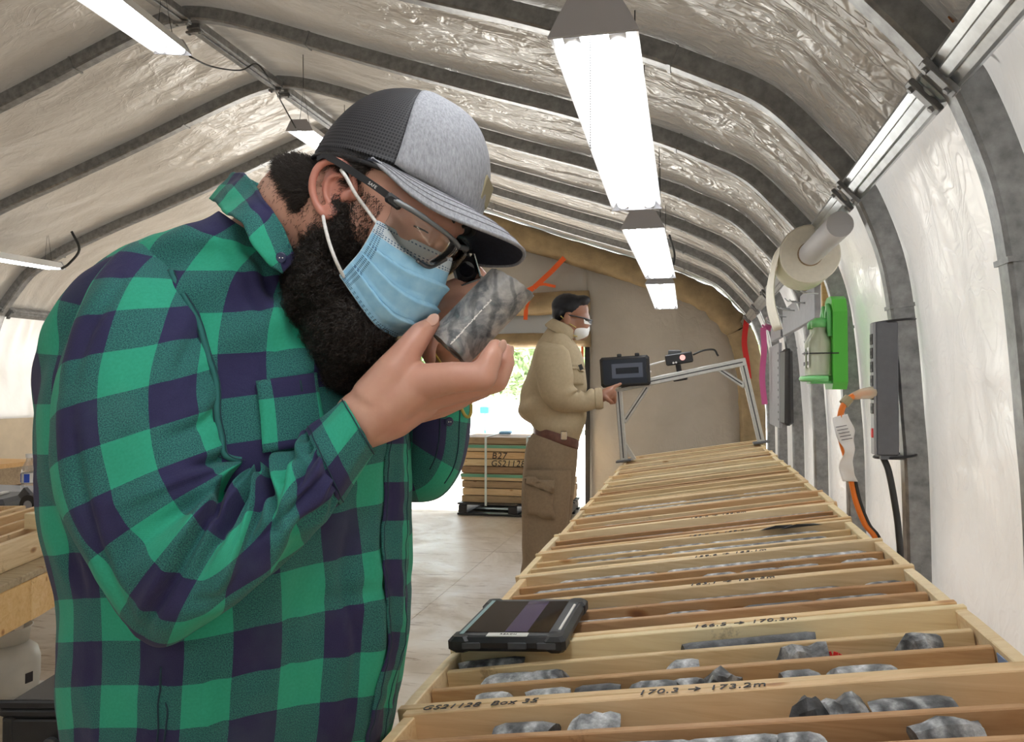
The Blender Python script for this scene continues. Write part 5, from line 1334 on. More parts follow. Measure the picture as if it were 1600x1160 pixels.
# finer seam: rebuild as two grids that meet along it
def crown_part(name, sign, mt):
    ni, nj = 34, 60; Gp = np.zeros((ni+1, nj+1, 3)); Up_ = np.zeros((ni+1, nj+1, 2))
    for i in range(ni+1):
        t = i/ni*.997
        # seam angle on this level, found by bisection on the near side
        lo, hi = 0.0, math.pi
        for _ in range(30):
            mdd = (lo+hi)/2; l_ = cap_pt(mdd, t)
            if l_[0] > bound(l_[2], l_[1]): lo = mdd
            else: hi = mdd
        a_ = (lo+hi)/2
        for j in range(nj+1):
            ph = -a_+2*a_*j/nj if sign > 0 else a_+(2*math.pi-2*a_)*j/nj
            l_ = cap_pt(ph, t); w_ = A(0, 1.5*nz((math.cos(ph)*2, math.sin(ph)*2, t*4)), 1.2*nz((math.cos(ph)*2, math.sin(ph)*2, t*4+7)))
            if sign > 0: w_ = w_+nrm(l_-A(0, 30, 0))*1.3
            Gp[i, j] = CP(*(l_+w_)); Up_[i, j] = (ph*.098, t*.155)
    if sign > 0:
        Up_ = Up_
    return grid_obj(name, Gp, mt, cap, Up_, solid=.0016, flip=False), Gp
fp, GF = crown_part('front_panel', 1, M['cap_grey']); bp_, GB = crown_part('mesh_back', -1, M['cap_mesh'])
b = MB()
for dj in (2, 4): 
    for side in (dj, 60-dj): b.tube([GF[i, side]+nrm(GF[i, side]-CP(0, 30, 0))*.0006 for i in range(0, 35)], .00045, 5)
b.tube([GF[1, j]+nrm(GF[1, j]-CP(0, 30, 0))*.0008 for j in range(0, 61)], .0006, 5)
b.obj('stitching', M['cap_thread'], cap, True)
b = MB(); b.tube([GB[0, j]+nrm(GB[0, j]-CP(0, 30, 0))*.0004 for j in range(61)], .0028, 8); b.obj('hem', M['black'], cap, True)
b = MB(); b.ell(CP(-2, 172, 0), CF*8*K, CUp*5*K, CS*8*K); b.obj('top_button', M['cap_mesh'], cap, True)
b = MB(); R_ = np.stack([CS, CUp*.99+CF*-.1, CF], 1); b.box(CP(138, 56, -6), 44*K, 40*K, 5*K, R_, 0, 2*K); b.obj('front_patch', mat('olive leather patch', (.30, .26, .16), .6), cap)
# brim
outer = [(4, 6, 114), (40, -8, 117), (82, -24, 110), (126, -32, 97), (170, -30, 79), (210, -24, 55), (229, -18, 28), (235, -15, 0)]
outer = outer+[(f, u, -s) for f, u, s in outer[-2::-1]]
oc_ = catmull(outer, 5); nb = len(oc_); Gt = np.zeros((13, nb, 3)); Gl = np.zeros((13, nb, 3))
for j in range(nb):
    fr_ = j/(nb-1); ph = (0.5-fr_)*2*math.radians(88)
    l0 = cap_pt(ph, 0.0)+A(0, 5, 0); l0[0] = max(l0[0], 3)
    for i in range(13):
        t = i/12; q = l0+(oc_[j]-l0)*t; q[1] += 9*math.sin(math.pi*t)*(.4+.6*math.cos(ph)); Gl[i, j] = q; Gt[i, j] = CP(*q)
brim = grid_obj('brim', Gt, M['cap_grey'], cap, np.zeros((13, nb, 2)))
bmn = grid_normals(Gt); sg = np.sign((bmn.reshape(-1, 3)@CUp).mean())
Gu = Gt-bmn*sg*.0035
bu = grid_obj('brim_underside', Gu, M['cap_under'], cap, np.zeros((13, nb, 2)))
b = MB(); b.tube([(Gt[12, j]+Gu[12, j])/2 for j in range(nb)], .0022, 8); b.obj('brim_piping', M['cap_grey'], cap, True)
b = MB()
for i in (2, 4, 6, 8, 10): b.tube([Gt[i, j]+bmn[i, j]*sg*.0003 for j in range(3, nb-3)], .0004, 4)
b.obj('brim_stitching', M['cap_thread'], cap, True)

# --- face mask with pleats, wire edge and ear loops
ctr_ = [HP(u, v, 0) for u, v in ((702, 402), (694, 436), (680, 470), (652, 503), (614, 522))]
mid_ = [HP(u, v, 58) for u, v in ((640, 372), (634, 412), (622, 450), (606, 486), (583, 503))]
edg_ = [HP(u, v, 92) for u, v in ((590, 346), (577, 371), (563, 394), (546, 414), (531, 431))]
ctr_ = [c+A(2, 0, 0) for c in ctr_]; mid_ = [c for c in mid_]
rows = []
for e, md, c in zip(edg_, mid_, ctr_):
    q = [e, md, c, md*A(1, 1, -1), e*A(1, 1, -1)]; q[2] = A(c[0], c[1], 0); rows.append(catmull(q, 14))
rows = np.array(rows); Gm = catmull(rows.reshape(5, -1), 34).reshape(-1, rows.shape[1], 3)
mi, mj = Gm.shape[:2]; Gw = np.zeros_like(Gm); UVm = np.zeros((mi, mj, 2))
for i in range(mi):
    t = i/(mi-1)
    for jj in range(mj):
        w = jj/(mj-1); amp = math.sin(math.pi*w)**.5
        saw = 0.0
        for pc, ph_ in ((.33, 1), (.52, 1), (.70, 1)):
            dlt = t-pc-.03*math.sin(w*5+pc*9)
            if 0 <= dlt < .16: saw = max(saw, (1-dlt/.16)**1.2*9.0)
        q = Gm[i, jj]; c0_ = A(60, 0, 0); out = nrm(A(q[0]-60, (q[1]+40)*.3, q[2]))
        r = 2.2*nz((w*6, t*5, 2))+1.4*nz((w*14, t*9, 4))
        fold = 4.0*math.exp(-((w-.36-.25*(t-.5))/.045)**2)*smoothstep(.2, .6, t)
        Gw[i, jj] = H(*(q+out*(saw*amp+r*amp+fold))); UVm[i, jj] = (w, t)
fm = grid_obj('face_mask', Gw, M['mask'], man, UVm, solid=.0012)
b = MB(); b.tube([Gw[0, j] for j in range(mj)], .0011, 6); b.tube([Gw[-1, j] for j in range(mj)], .0010, 6)
b.tube([Gw[i, 0] for i in range(mi)], .0010, 6); b.tube([Gw[i, -1] for i in range(mi)], .0010, 6); b.obj('edge_binding', mat('pale blue edge', (.62, .76, .86), .8), fm, True)
b = MB(); b.tube([Gw[11, j]+nrm(Gw[11, j]-H(60, 0, 0))*.0006 for j in range(int(mj*.08), int(mj*.42))], .0005, 5); b.obj('nose_wire_crease', M['ink'], fm, True)
def on_face(u, v, d): return P(u, v, d)
for s in (1, -1):
    def mir(u, v, d):
        q = P(u, v, d)
        if s == 1: return q
        l_ = (q-HO)@np.stack([HF, HU, HS], 1)/K; return H(l_[0], l_[1], -l_[2])
    top_ = [Gw[6, 1] if s == 1 else Gw[6, -2], mir(575, 330, .884), mir(556, 304, .876), mir(541, 277, .873), mir(533, 266, .884)]
    low_ = [Gw[-7, 1] if s == 1 else Gw[-7, -2], mir(525, 408, .866), mir(514, 378, .866), mir(507, 350, .872), mir(505, 338, .884)]
    for pts in (top_, low_):
        b = MB(); b.tube(catmull(pts, 6), .0020, 8); b.obj('ear_loop', M['white_cord'], fm, True)

# --- glasses
gl_ = root('safety_glasses', H(190, 45, 0), None, None); gl_.parent = man; gl_.matrix_parent_inverse = mw(man).inverted()
for s in (1, -1):
    tp_ = catmull([H(-8, 18, 103*s), H(6, 30, 104*s), H(60, 36, 103*s), H(104, 39, 101*s), H(128, 39, 95*s)], 6)
    b = MB(); ax = None
    for i in range(len(tp_)-1):
        w_ = (7 if i < 6 else 10)*K; b.bar(tp_[i], tp_[i+1]+(tp_[i+1]-tp_[i])*.06, 3.6*K, w_, HU)
    tem = b.obj('temple', M['black'], gl_, False)
    if s == 1: text_mesh('lettering', 'SAFE', 6.5*K, M['paper'], gl_, tp_[15]+HS*2.4*K-HU*2.6*K, tp_[18]-tp_[14], HU, .0001, 0)
    b = MB(); b.box(H(128, 38, 94*s), 26*K, 15*K, 9*K, np.stack([nrm(HF*.85-HS*.5*s), HU, nrm(HS*.85+HF*.5*s)], 1), 0, 3*K); auto_smooth(b.obj('hinge', M['black'], gl_), .5)
    tl = catmull([(124, 39, 96*s), (160, 44, 84*s), (192, 45, 60*s), (208, 43, 34*s), (212, 38, 10*s)], 8)
    bl = catmull([(132, 5, 88*s), (166, -8, 74*s), (190, -12, 54*s), (203, -10, 32*s), (207, 12, 11*s)], 8)
    Gg = np.array([[H(*(a_+(c_-a_)*t+A(4*math.sin(math.pi*t), 0, 0))) for t in np.linspace(0, 1, 9)] for a_, c_ in zip(tl, bl)])
    lens = grid_obj('lens', Gg, M['lens'], gl_, np.zeros(Gg.shape[:2]+(2,)), solid=.0012)
    b = MB(); b.tube([H(*p) for p in tl], [4.2*K]*12+[3.4*K]*(len(tl)-12), 10); b.obj('brow_bar', (mat('translucent grey frame', (.17, .18, .19), .3) if s == 1 else M['clear']), gl_, True)
    b = MB(); b.tube([H(*p) for p in bl[len(bl)//2:]], 2.4*K, 8); b.obj('nose_rim', M['dark_grey'] if s == 1 else M['clear'], gl_, True)
b = MB(); b.tube(catmull([H(212, 38, 12), H(217, 42, 0), H(212, 38, -12)], 5), 4.2*K, 10); b.obj('bridge', M['dark_grey'], gl_, True)
# ------------------------------------------------------------------ his shirt
shirt = root('shirt', P(350, 800, 1.07), None, None); shirt.parent = man; shirt.matrix_parent_inverse = mw(man).inverted()
def project(G):
    d_ = (G-CAM)@FWD; return 800+FPX*((G-CAM)@RIGHT)/d_, 580-FPX*((G-CAM)@UP)/d_
def crease_field(G, Nn, list_):
    uu, vv = project(G); D = np.zeros(uu.shape); near_ = (Nn*(CAM-G)).sum(2) > 0
    for path, w, dep in list_:
        p = catmull(np.array(path, float), 8); best = np.full(uu.shape, 1e9); al = np.zeros(uu.shape); sd_ = np.zeros(uu.shape)
        for i in range(len(p)-1):
            a, b_ = p[i], p[i+1]; e = b_-a; L2 = e@e+1e-9; t_ = np.clip(((uu-a[0])*e[0]+(vv-a[1])*e[1])/L2, 0, 1)
            dx, dy = uu-a[0]-t_*e[0], vv-a[1]-t_*e[1]; ds = np.hypot(dx, dy); m_ = ds < best
            best = np.where(m_, ds, best); al = np.where(m_, (i+t_)/(len(p)-1), al); sd_ = np.where(m_, np.sign(e[0]*dy-e[1]*dx), sd_)
        env = np.sin(np.pi*np.clip(al*.92+.06, 0, 1))**.7
        D += near_*env*dep*(-np.exp(-(best/w)**2)+.75*np.exp(-((best*sd_-2.1*w)/(1.5*w))**2)+.35*np.exp(-((best*sd_+2.0*w)/(1.3*w))**2))
    return D
def cloth(name, rings, mt, m=10, n=128, disp=None, parent=None, caps=(False, False), uvf=None, creases=None):
    G, t = loft_grid(rings, m, n); UVg = grid_uv(G); Nn = grid_normals(G)
    cen = G.mean(1, keepdims=True); sgn = np.sign(((G-cen)*Nn).sum(2).mean()); Nn = Nn*sgn
    if disp is not None:
        D = np.zeros(G.shape[:2])
        for i in range(G.shape[0]):
            for j in range(G.shape[1]-1): D[i, j] = disp(i/(m), t[j], G[i, j], UVg[i, j])
        if creases: D += crease_field(G, Nn, creases)
        D[:, -1] = D[:, 0]; G = G+Nn*D[..., None]
    if uvf is not None: UVg = uvf(UVg, t, G)
    return grid_obj(name, G, mt, parent, UVg, caps, flip=sgn < 0), G, Nn
# torso: (front outline, back outline, distance, half depth)
TR_ = [(536, 1330, 120, 1320, 1.07, .185, .9), (556, 1245, 104, 1240, 1.07, .195, .9), (602, 1160, 92, 1165, 1.07, .20, .9), (620, 1085, 88, 1095, 1.07, .205, .9), (634, 1000, 86, 1010, 1.07, .208, .9), (641, 900, 80, 930, 1.07, .21, .9),
       (643, 800, 64, 830, 1.07, .212, .9), (642, 715, 52, 720, 1.07, .214, .9), (634, 640, 48, 630, 1.07, .205, .9), (612, 570, 62, 540, 1.07, .195, .9), (575, 505, 110, 450, 1.065, .182, .92), (530, 455, 185, 392, 1.06, .165, .95),
       (495, 425, 262, 360, 1.045, .145, 1.0), (468, 412, 318, 343, 1.03, .118, 1.0), (458, 404, 340, 330, 1.02, .098, 1.0)]
def tdisp(s, t, q, uv):
    low = 1-smoothstep(5, 9, s)
    d = .006*nz((uv[0]*7, uv[1]*1.6, 1))+.004*nz((uv[0]*16, uv[1]*4, 5))+.0018*nz((q[0]*38, q[1]*38, q[2]*24))
    d += low*.006*math.sin(uv[0]*24+2.4*uv[1]+1.2)*(.5+.5*nz((uv[0]*3, uv[1]*2, 8)))
    # pulls that run from the armpit down across the chest
    d += .005*smoothstep(7, 9.5, s)*(1-smoothstep(11.5, 13, s))*math.sin((uv[0]*.75+uv[1])*62+nz((uv[0]*4, uv[1]*4, 2))*2)
    if math.cos(t) < -.5: d += .006*math.sin(uv[1]*30+uv[0]*9)*.4
    return d
TCR = [([(455, 395), (450, 450), (470, 520), (520, 580)], 7, .005), ([(380, 372), (420, 440), (450, 500), (480, 560)], 8, .005), ([(345, 372), (400, 470), (430, 540), (440, 580)], 7, .004),
       ([(606, 720), (600, 860), (608, 980), (596, 1100)], 7, .006), ([(560, 780), (540, 900), (560, 1010), (540, 1120)], 9, .005), ([(470, 900), (452, 1000), (466, 1100)], 10, .004), ([(330, 1030), (345, 1100), (340, 1180)], 9, .004),
       ([(250, 1060), (258, 1110), (246, 1170)], 6, .004), ([(620, 640), (560, 700), (500, 760)], 8, .005), ([(70, 760), (100, 860), (130, 940)], 8, .005), ([(640, 900), (560, 930), (470, 950)], 12, .003)]
torso, GT, NT = cloth('shirt_front_and_back', TR_, M['plaid_torso'], 10, 176, tdisp, shirt, uvf=lambda U, t, G: np.stack([U[..., 0], U[..., 1]+.16*np.minimum(U[..., 0], 0)], 2), creases=TCR)
torso.name = 'shirt_body'
# near sleeve: inner outline point, outer outline point
SR = [(318, 408, 248, 372, .985, .020), (338, 428, 205, 380, .940, .060, 1, .985), (356, 470, 150, 432, .905, .086, 1, .965), (368, 530, 108, 512, .885, .098, 1, .955), (374, 590, 82, 592, .872, .104, 1, .950), (378, 650, 76, 680, .866, .104, 1, .942), (383, 700, 86, 765, .864, .102, 1, .934),
      (389, 726, 112, 838, .862, .100, 1, .925), (396, 738, 148, 905, .862, .097, 1, .912), (404, 744, 192, 978, .862, .093, 1, .90), (414, 744, 248, 1018, .862, .090, 1, .892), (424, 738, 318, 982, .866, .086, 1, .888), (434, 728, 376, 936, .870, .082, 1, .888), (444, 714, 428, 892, .878, .078, 1, .889), (458, 698, 470, 848, .886, .072), (472, 686, 504, 812, .89, .066), (484, 676, 528, 786, .89, .056)]
def sdisp(s, t, q, uv):
    ang = math.cos(t)                      # 1 on the inner (crook) side, -1 on the outer
    d = .005*nz((uv[0]*8, uv[1]*3, 2))+.0032*nz((uv[0]*20, uv[1]*7, 4))+.0016*nz((q[0]*40, q[1]*40, q[2]*26))
    e = smoothstep(5.6, 8, s)*(1-smoothstep(11.5, 14.2, s))
    fan = max(0.0, .25+.75*ang)
    d += e*fan*.012*math.sin(s*3.05+.6*math.sin(t*2))*(1 if ang > -.2 else .5)
    d += e*.005*fan*math.sin(s*6.9+1.0+2*nz((s, t, 3)))
    up_ = smoothstep(1.5, 3, s)*(1-smoothstep(6, 7.5, s))
    d += up_*.0045*math.sin((uv[0]*.9-uv[1]*.42)*46+1.5*nz((uv[0]*5, uv[1]*4, 6)))
    d *= 1-.8*smoothstep(.55, .9, ang)*(1-smoothstep(5, 7, s))
    fo = smoothstep(11.5, 13, s)*(1-smoothstep(15.2, 16, s)*.3)
    d += fo*.0050*math.sin((uv[1]*.9+uv[0]*.9)*70+2.2*nz((uv[0]*9, uv[1]*9, 1)))
    d += smoothstep(14.6, 15.8, s)*.0042*math.sin(t*15+nz((t*2, s, 4))*2)
    return d
SCR = [([(392, 724), (352, 768), (318, 830), (272, 905), (226, 985)], 8, .013), ([(400, 724), (352, 760), (340, 815), (345, 850)], 6, .008), ([(406, 724), (426, 775), (430, 840)], 7, .008), ([(452, 700), (470, 740), (448, 800)], 7, .006),
       ([(518, 735), (486, 768), (446, 806), (400, 850)], 6, .006), ([(524, 758), (490, 800), (450, 840)], 5, .005), ([(388, 690), (340, 720), (290, 735)], 8, .007), ([(372, 600), (320, 660), (250, 690)], 10, .005), ([(350, 480), (300, 540), (262, 620)], 12, .004),
       ([(116, 640), (128, 760), (165, 880), (215, 975)], 8, .005), ([(190, 440), (140, 520), (112, 620)], 9, .004), ([(300, 940), (350, 925), (410, 860)], 8, .004)]
sleeve, GS, NS = cloth('sleeve', SR, M['plaid_sleeve'], 11, 160, sdisp, shirt, (True, False), uvf=lambda U, t, G: np.stack([U[..., 0], U[..., 1]-.28*U[..., 0]*np.clip(1.5-U[..., 1]*2.2, 0, 1)], 2), creases=SCR)
# the armhole seam runs where the sleeve leaves the body of the shirt
_tu, _tv = project(GT); _td = (GT-CAM)@FWD; _fr = ((NT*(CAM-GT)).sum(2) > 0).ravel()
_T = np.stack([_tu.ravel()[_fr], _tv.ravel()[_fr]], 1); _Td = _td.ravel()[_fr]
_su, _sv = project(GS); _sd = (GS-CAM)@FWD; arm_pts = []
for i in range(16, 76, 3):
    for j in range(80, 34, -1):                        # from the near crest towards the chest (t falls to 0)
        k_ = np.argmin((_T[:, 0]-_su[i, j])**2+(_T[:, 1]-_sv[i, j])**2)
        if _Td[k_] < _sd[i, j]+.0005: arm_pts.append(GS[i, j]); break
if len(arm_pts) > 6:
    ap = np.array(arm_pts)
    for _ in range(3): ap[1:-1] = (ap[:-2]+2*ap[1:-1]+ap[2:])/4
    ap = catmull(ap, 4)
    lift_ = np.array([nrm(CAM-q) for q in ap])
    b = MB(); b.tube(list(ap+lift_*.002), .0034, 8); b.obj('armhole_seam', M['plaid_small'], sleeve, True)
    for off in (.0042, -.0040, .009):
        b = MB(); b.tube(list(ap+lift_*.0042-RIGHT*off*1.0), .0006, 5); b.obj('armhole_stitching', M['navy_thread'], sleeve, True)
CUFF = [(478, 672, 531, 790, .89, .052), (486, 664, 540, 778, .89, .0505), (508, 648, 560, 745, .893, .046), (532, 629, 580, 712, .896, .0425), (538, 625, 585, 707, .896, .042)]
cuff, GC, _ = cloth('cuff', CUFF, M['plaid_small'], 8, 96, lambda s, t, q, uv: .0014*nz((uv[0]*22, uv[1]*22, 1))+.0008*math.sin(t*9), shirt)
bake(cuff, [('SOLIDIFY', dict(thickness=.003, offset=-1))])
def seam(name, pts, parent, r=.0007, mt='navy_thread'):
    b = MB(); b.tube(pts, r, 5); return b.obj(name, M[mt], parent, True)
def ringpts(G, i, lift, a=0, z=None):
    c = G[i].mean(0); z = G.shape[1] if z is None else z
    return [G[i, j]+nrm(G[i, j]-c)*lift for j in range(a, z)]
seam('cuff_stitching', ringpts(GC, -6, .0006), cuff); seam('cuff_stitching', ringpts(GC, 5, .0006), cuff)
# shoulder seam and yoke seam as welted folds
def welt(name, G, Nn, path, r, mt, parent, lift=.0):
    pts = []
    for i, j in path: pts.append(G[int(i), int(j)]+Nn[int(i), int(j)]*lift)
    b = MB(); b.tube(catmull(pts, 4), r, 6); return b.obj(name, M[mt], parent, True)
# side seam down the back of the shirt
welt('side_seam', GT, NT, [(i, 28) for i in range(4, 110, 4)], .0012, 'plaid_torso', torso, .0006)
welt('side_seam', GT, NT, [(i, 30) for i in range(4, 110, 4)], .0006, 'navy_thread', torso, .0004)
# far sleeve, elbow showing beyond the chest
LS = [(540, 470, 455, 530, 1.26, .07), (575, 540, 480, 620, 1.26, .085), (600, 620, 510, 700, 1.235, .088), (622, 680, 545, 752, 1.20, .086), (640, 706, 585, 778, 1.18, .080), (628, 700, 632, 784, 1.16, .074), (622, 692, 682, 776, 1.145, .070), (620, 680, 715, 742, 1.13, .067), (620, 666, 731, 700, 1.12, .065), (624, 640, 735, 655, 1.11, .058), (630, 622, 733, 630, 1.10, .052), (645, 604, 730, 610, 1.09, .045), (672, 588, 728, 594, 1.085, .042)]
lsl, GL, NL = cloth('sleeve', LS, M['plaid_sleeve'], 8, 96, lambda s, t, q, uv: .004*nz((uv[0]*14, uv[1]*8, 3))+.003*math.sin(uv[1]*60+t*2)*.6, shirt, (True, False))
welt('cuff_seam', GL, NL, [(82, j) for j in range(20, 80, 4)], .0010, 'navy_thread', lsl, .0006)
welt('placket_seam', GL, NL, [(i, 52) for i in range(52, 84, 4)], .0008, 'navy_thread', lsl, .0006)
welt('placket_seam', GL, NL, [(i, 62) for i in range(52, 84, 4)], .0008, 'navy_thread', lsl, .0006)
def button(q, nr, r, parent):
    nr = nrm(nr); b = MB(); b.tube([q, q+nr*.0012, q+nr*.0022], [r, r, r*.8], 16); o = b.obj('button', M['button'], parent)
    sd = nrm(np.cross(nr, UP)); u2 = np.cross(nr, sd)
    for s in (-1, 1): b = MB(); b.disc_cyl(q+sd*s*r*.25+nr*.0018, q+sd*s*r*.25+nr*.0027, r*.12, 6); b.obj('thread', M['paper'], parent)
    return o
button(GL[70, 56]+NL[70, 56]*.0012, NL[70, 56], .0062, lsl)
def find(G, u, v):
    d_ = (G-CAM)@FWD; uu = 800+FPX*((G-CAM)@RIGHT)/d_; vv = 580-FPX*((G-CAM)@UP)/d_
    front = ((NT if G is GT else NS)*(CAM-G)).sum(2) > 0
    e = (uu-u)**2+(vv-v)**2+(~front)*1e9; return np.unravel_index(np.argmin(e), e.shape)
# felled seam low on the near side
for du in (0, 9):
    pts = []
    for v_ in (1046, 1075, 1105, 1135, 1165, 1195):
        i, j = find(GT, 247+du+.02*(v_-1046), v_); pts.append(GT[i, j]+NT[i, j]*.0008)
    b = MB(); b.tube(catmull(np.array(pts), 4), .0010, 6); b.obj('side_seam', M['navy_thread'], torso, True)
# breast pocket following the chest
def patch(name, G, Nn, ia, ib, ja, jb, lift, mt, parent, uvo=(0, 0)):
    """a panel that follows the loft between given rows and columns"""
    ni, nj = 16, 16; Gp = np.zeros((ni, nj, 3)); Uv = np.zeros((ni, nj, 2))
    for a in range(ni):
        for c in range(nj):
            fi, fj = ia+(ib-ia)*a/(ni-1), ja+(jb-ja)*c/(nj-1); i, j = int(fi), int(fj); x, y = fi-i, fj-j
            def bl(Q): return Q[i, j]*(1-x)*(1-y)+Q[i+1, j]*x*(1-y)+Q[i, j+1]*(1-x)*y+Q[i+1, j+1]*x*y
            Gp[a, c] = bl(G)+nrm(bl(Nn))*lift
    Uv = grid_uv(Gp)+np.array(uvo); return grid_obj(name, Gp, mt, parent, Uv, solid=.0016), Gp
def surf_patch(name, quad, G, Nn, lift, mt, parent, n=14, uvo=(0, 0)):
    """quad: four outline pixels; a panel laid on the cloth"""
    Gp = np.zeros((n, n, 3)); c = [find(G, u, v) for u, v in quad]
    for a in range(n):
        for k in range(n):
            s, t = a/(n-1), k/(n-1)
            fi = (c[0][0]*(1-t)+c[1][0]*t)*(1-s)+(c[3][0]*(1-t)+c[2][0]*t)*s; fj = (c[0][1]*(1-t)+c[1][1]*t)*(1-s)+(c[3][1]*(1-t)+c[2][1]*t)*s
            i, j = min(int(fi), G.shape[0]-2), min(int(fj), G.shape[1]-2); x, y = fi-i, fj-j
            def bl(Q): return Q[i, j]*(1-x)*(1-y)+Q[i+1, j]*x*(1-y)+Q[i, j+1]*(1-x)*y+Q[i+1, j+1]*x*y
            Gp[a, k] = bl(G)+nrm(bl(Nn))*lift
    o = grid_obj(name, Gp, mt, parent, grid_uv(Gp)+np.array(uvo), solid=.0016); return o, Gp
pk, GP = surf_patch('breast_pocket', [(402, 600), (494, 584), (506, 690), (404, 706)], GT, NT, .0042, M['plaid_small'], shirt, 14, (.02, .0))
b = MB()
for pts in (GP[4], GP[:, 1], GP[:, -2], GP[-2]): b.tube([q+nrm(CAM-q)*.0006 for q in pts], .0006, 5)
b.obj('pocket_stitching', M['navy_thread'], pk, True)
b = MB(); b.tube([GP[1, 9]+nrm(CAM-GP[1, 9])*.001, GP[3, 9]+nrm(CAM-GP[3, 9])*.001], .0016, 6); b.obj('buttonhole', M['navy_thread'], pk, True)
# front placket strip running down the front edge
pl_, GPl = None, None
Gq = []
for v_, uo in ((672, 622), (720, 618), (780, 616), (850, 616), (930, 614), (1000, 610), (1070, 600), (1130, 588), (1180, 578)):
    i, j = find(GT, uo, v_); row = []
    for o_ in np.linspace(-4.2, 3.2, 9):
        jx = j+o_; j0 = int(math.floor(jx)); x = jx-j0; q = GT[i, j0 % 176]*(1-x)+GT[i, (j0+1) % 176]*x; nn = NT[i, j0 % 176]
        row.append(q+nn*(.004+.0022*nz((v_*.05, o_, 2))+.0012*math.sin(v_*.3+o_)))
    Gq.append(row)
Gq = catmull(np.array(Gq).reshape(len(Gq), -1), 12).reshape(-1, 9, 3)
Gq += np.array([[A(*(.0022*np.array([nz(q, 60), nz(q, 60, 4), 0]))) for q in row] for row in Gq])
plk = grid_obj('front_placket', Gq, M['plaid_small'], shirt, grid_uv(Gq)*np.array([1, 1.])+np.array([.012, 0]), solid=.002)
seam('placket_stitching', [r_[1]+nrm(CAM-r_[1])*.0007 for r_ in Gq], plk); seam('placket_stitching', [r_[7]+nrm(CAM-r_[7])*.0007 for r_ in Gq], plk)
# collar: stand, roll and fall
CL = [  # base on the neck line, roll, outer edge
    ((446, 420, .935), (457, 408, .912), (438, 429, .900)),
    ((440, 406, .932), (452, 388, .908), (417, 410, .890)),
    ((424, 376, .932), (431, 346, .908), (395, 382, .884)),
    ((405, 354, .938), (411, 316, .918), (375, 348, .890)),
    ((385, 344, .965), (396, 294, .945), (350, 330, .920)),
    ((362, 338, 1.00), (378, 276, .985), (338, 318, .962)),
    ((352, 334, 1.05), (360, 276, 1.05), (330, 312, 1.045)),
    ((372, 338, 1.10), (388, 284, 1.12), (352, 318, 1.13)),
    ((420, 360, 1.13), (430, 310, 1.15), (410, 345, 1.17)),
    ((470, 400, 1.10), (480, 360, 1.12), (470, 400, 1.15)),
    ((500, 440, 1.03), (506, 410, 1.04), (512, 440, 1.07))]
Gc = []
for (bs_, rl_, ou_) in CL:
    b0, r0, o0 = P(*bs_), P(*rl_), P(*ou_); c_ = (b0+o0)/2
    Gc.append(np.concatenate([b0, b0*.45+r0*.55, r0*.93+b0*.07, r0+(r0-(b0+o0)/2)*.04, r0*.9+o0*.1, r0*.5+o0*.5+nrm(CAM-r0)*.004, o0]))
Gc = catmull(np.array(Gc), 8); Gc = Gc.reshape(len(Gc), 7, 3)
Gc = np.array([catmull(row, 5) for row in Gc])
for i in range(Gc.shape[0]):
    for j in range(Gc.shape[1]):
        q = Gc[i, j]; Gc[i, j] = q+.0035*A(nz(q, 26), nz(q, 26, 3), nz(q, 26, 7))+.0014*A(nz(q, 70), nz(q, 70, 3), nz(q, 70, 7))
collar = grid_obj('collar', Gc, M['plaid_small'], shirt, grid_uv(Gc)+np.array([.03, .012]), solid=.0026)
b = MB(); b.tube([Gc[i, -4]+nrm(CAM-Gc[i, -4])*.0016 for i in range(0, len(Gc)*5//8)], .0006, 5); b.obj('collar_stitching', M['navy_thread'], collar, True)
q = P(438, 399, .9015); q2 = Gc[6, -6]; button(q2+nrm(CAM-q2)*.0022, CAM-q2, .0064, collar)
# trousers and boots
jeans = root('trousers', A(*P(340, 1250, 1.07)), None, None); jeans.parent = man; jeans.matrix_parent_inverse = mw(man).inverted()
hipc = (P(590, 1240, 1.07)+P(100, 1240, 1.07))/2
dirn = nrm(A(*(RIGHT))); side = nrm(A(-FWD[0], -FWD[1], 0)); dirn = A(dirn[0], dirn[1], 0)
for s, nm in ((1, 'leg'), (-1, 'leg')):
    b = MB(); top_ = A(foot[0]-.02, foot[1], .80)+side*.08*s; kn = A(foot[0]-.03, foot[1], .47)+side*.11*s; an = A(foot[0]-.09, foot[1], .07)+side*.12*s
    b.chain([top_, kn, an], [.095, .08, .066], 28); b.obj('leg', M['denim'], jeans, True)
    b = MB(); b.ell(an+dirn*.07-A(0, 0, .025), dirn*.145, side*.052, A(0, 0, .05)); b.chain([an+A(0, 0, .09), an-A(0, 0, .01)], [.065, .06]); b.v = [(x, y, max(z, .012)) for x, y, z in b.v]; o = b.obj('boot', M['boot'], jeans, True)
    b = MB(); b.box(an+dirn*.07+A(0, 0, -an[2]+.008), .29, .10, .016, np.stack([dirn, side, A(0, 0, 1)], 1), 0, .004); b.obj('sole', M['black'], jeans)
b = MB(); b.ell(A(foot[0]-.0, foot[1], .80), dirn*.14, side*.17, A(0, 0, .14)); b.obj('seat', M['denim'], jeans, True)

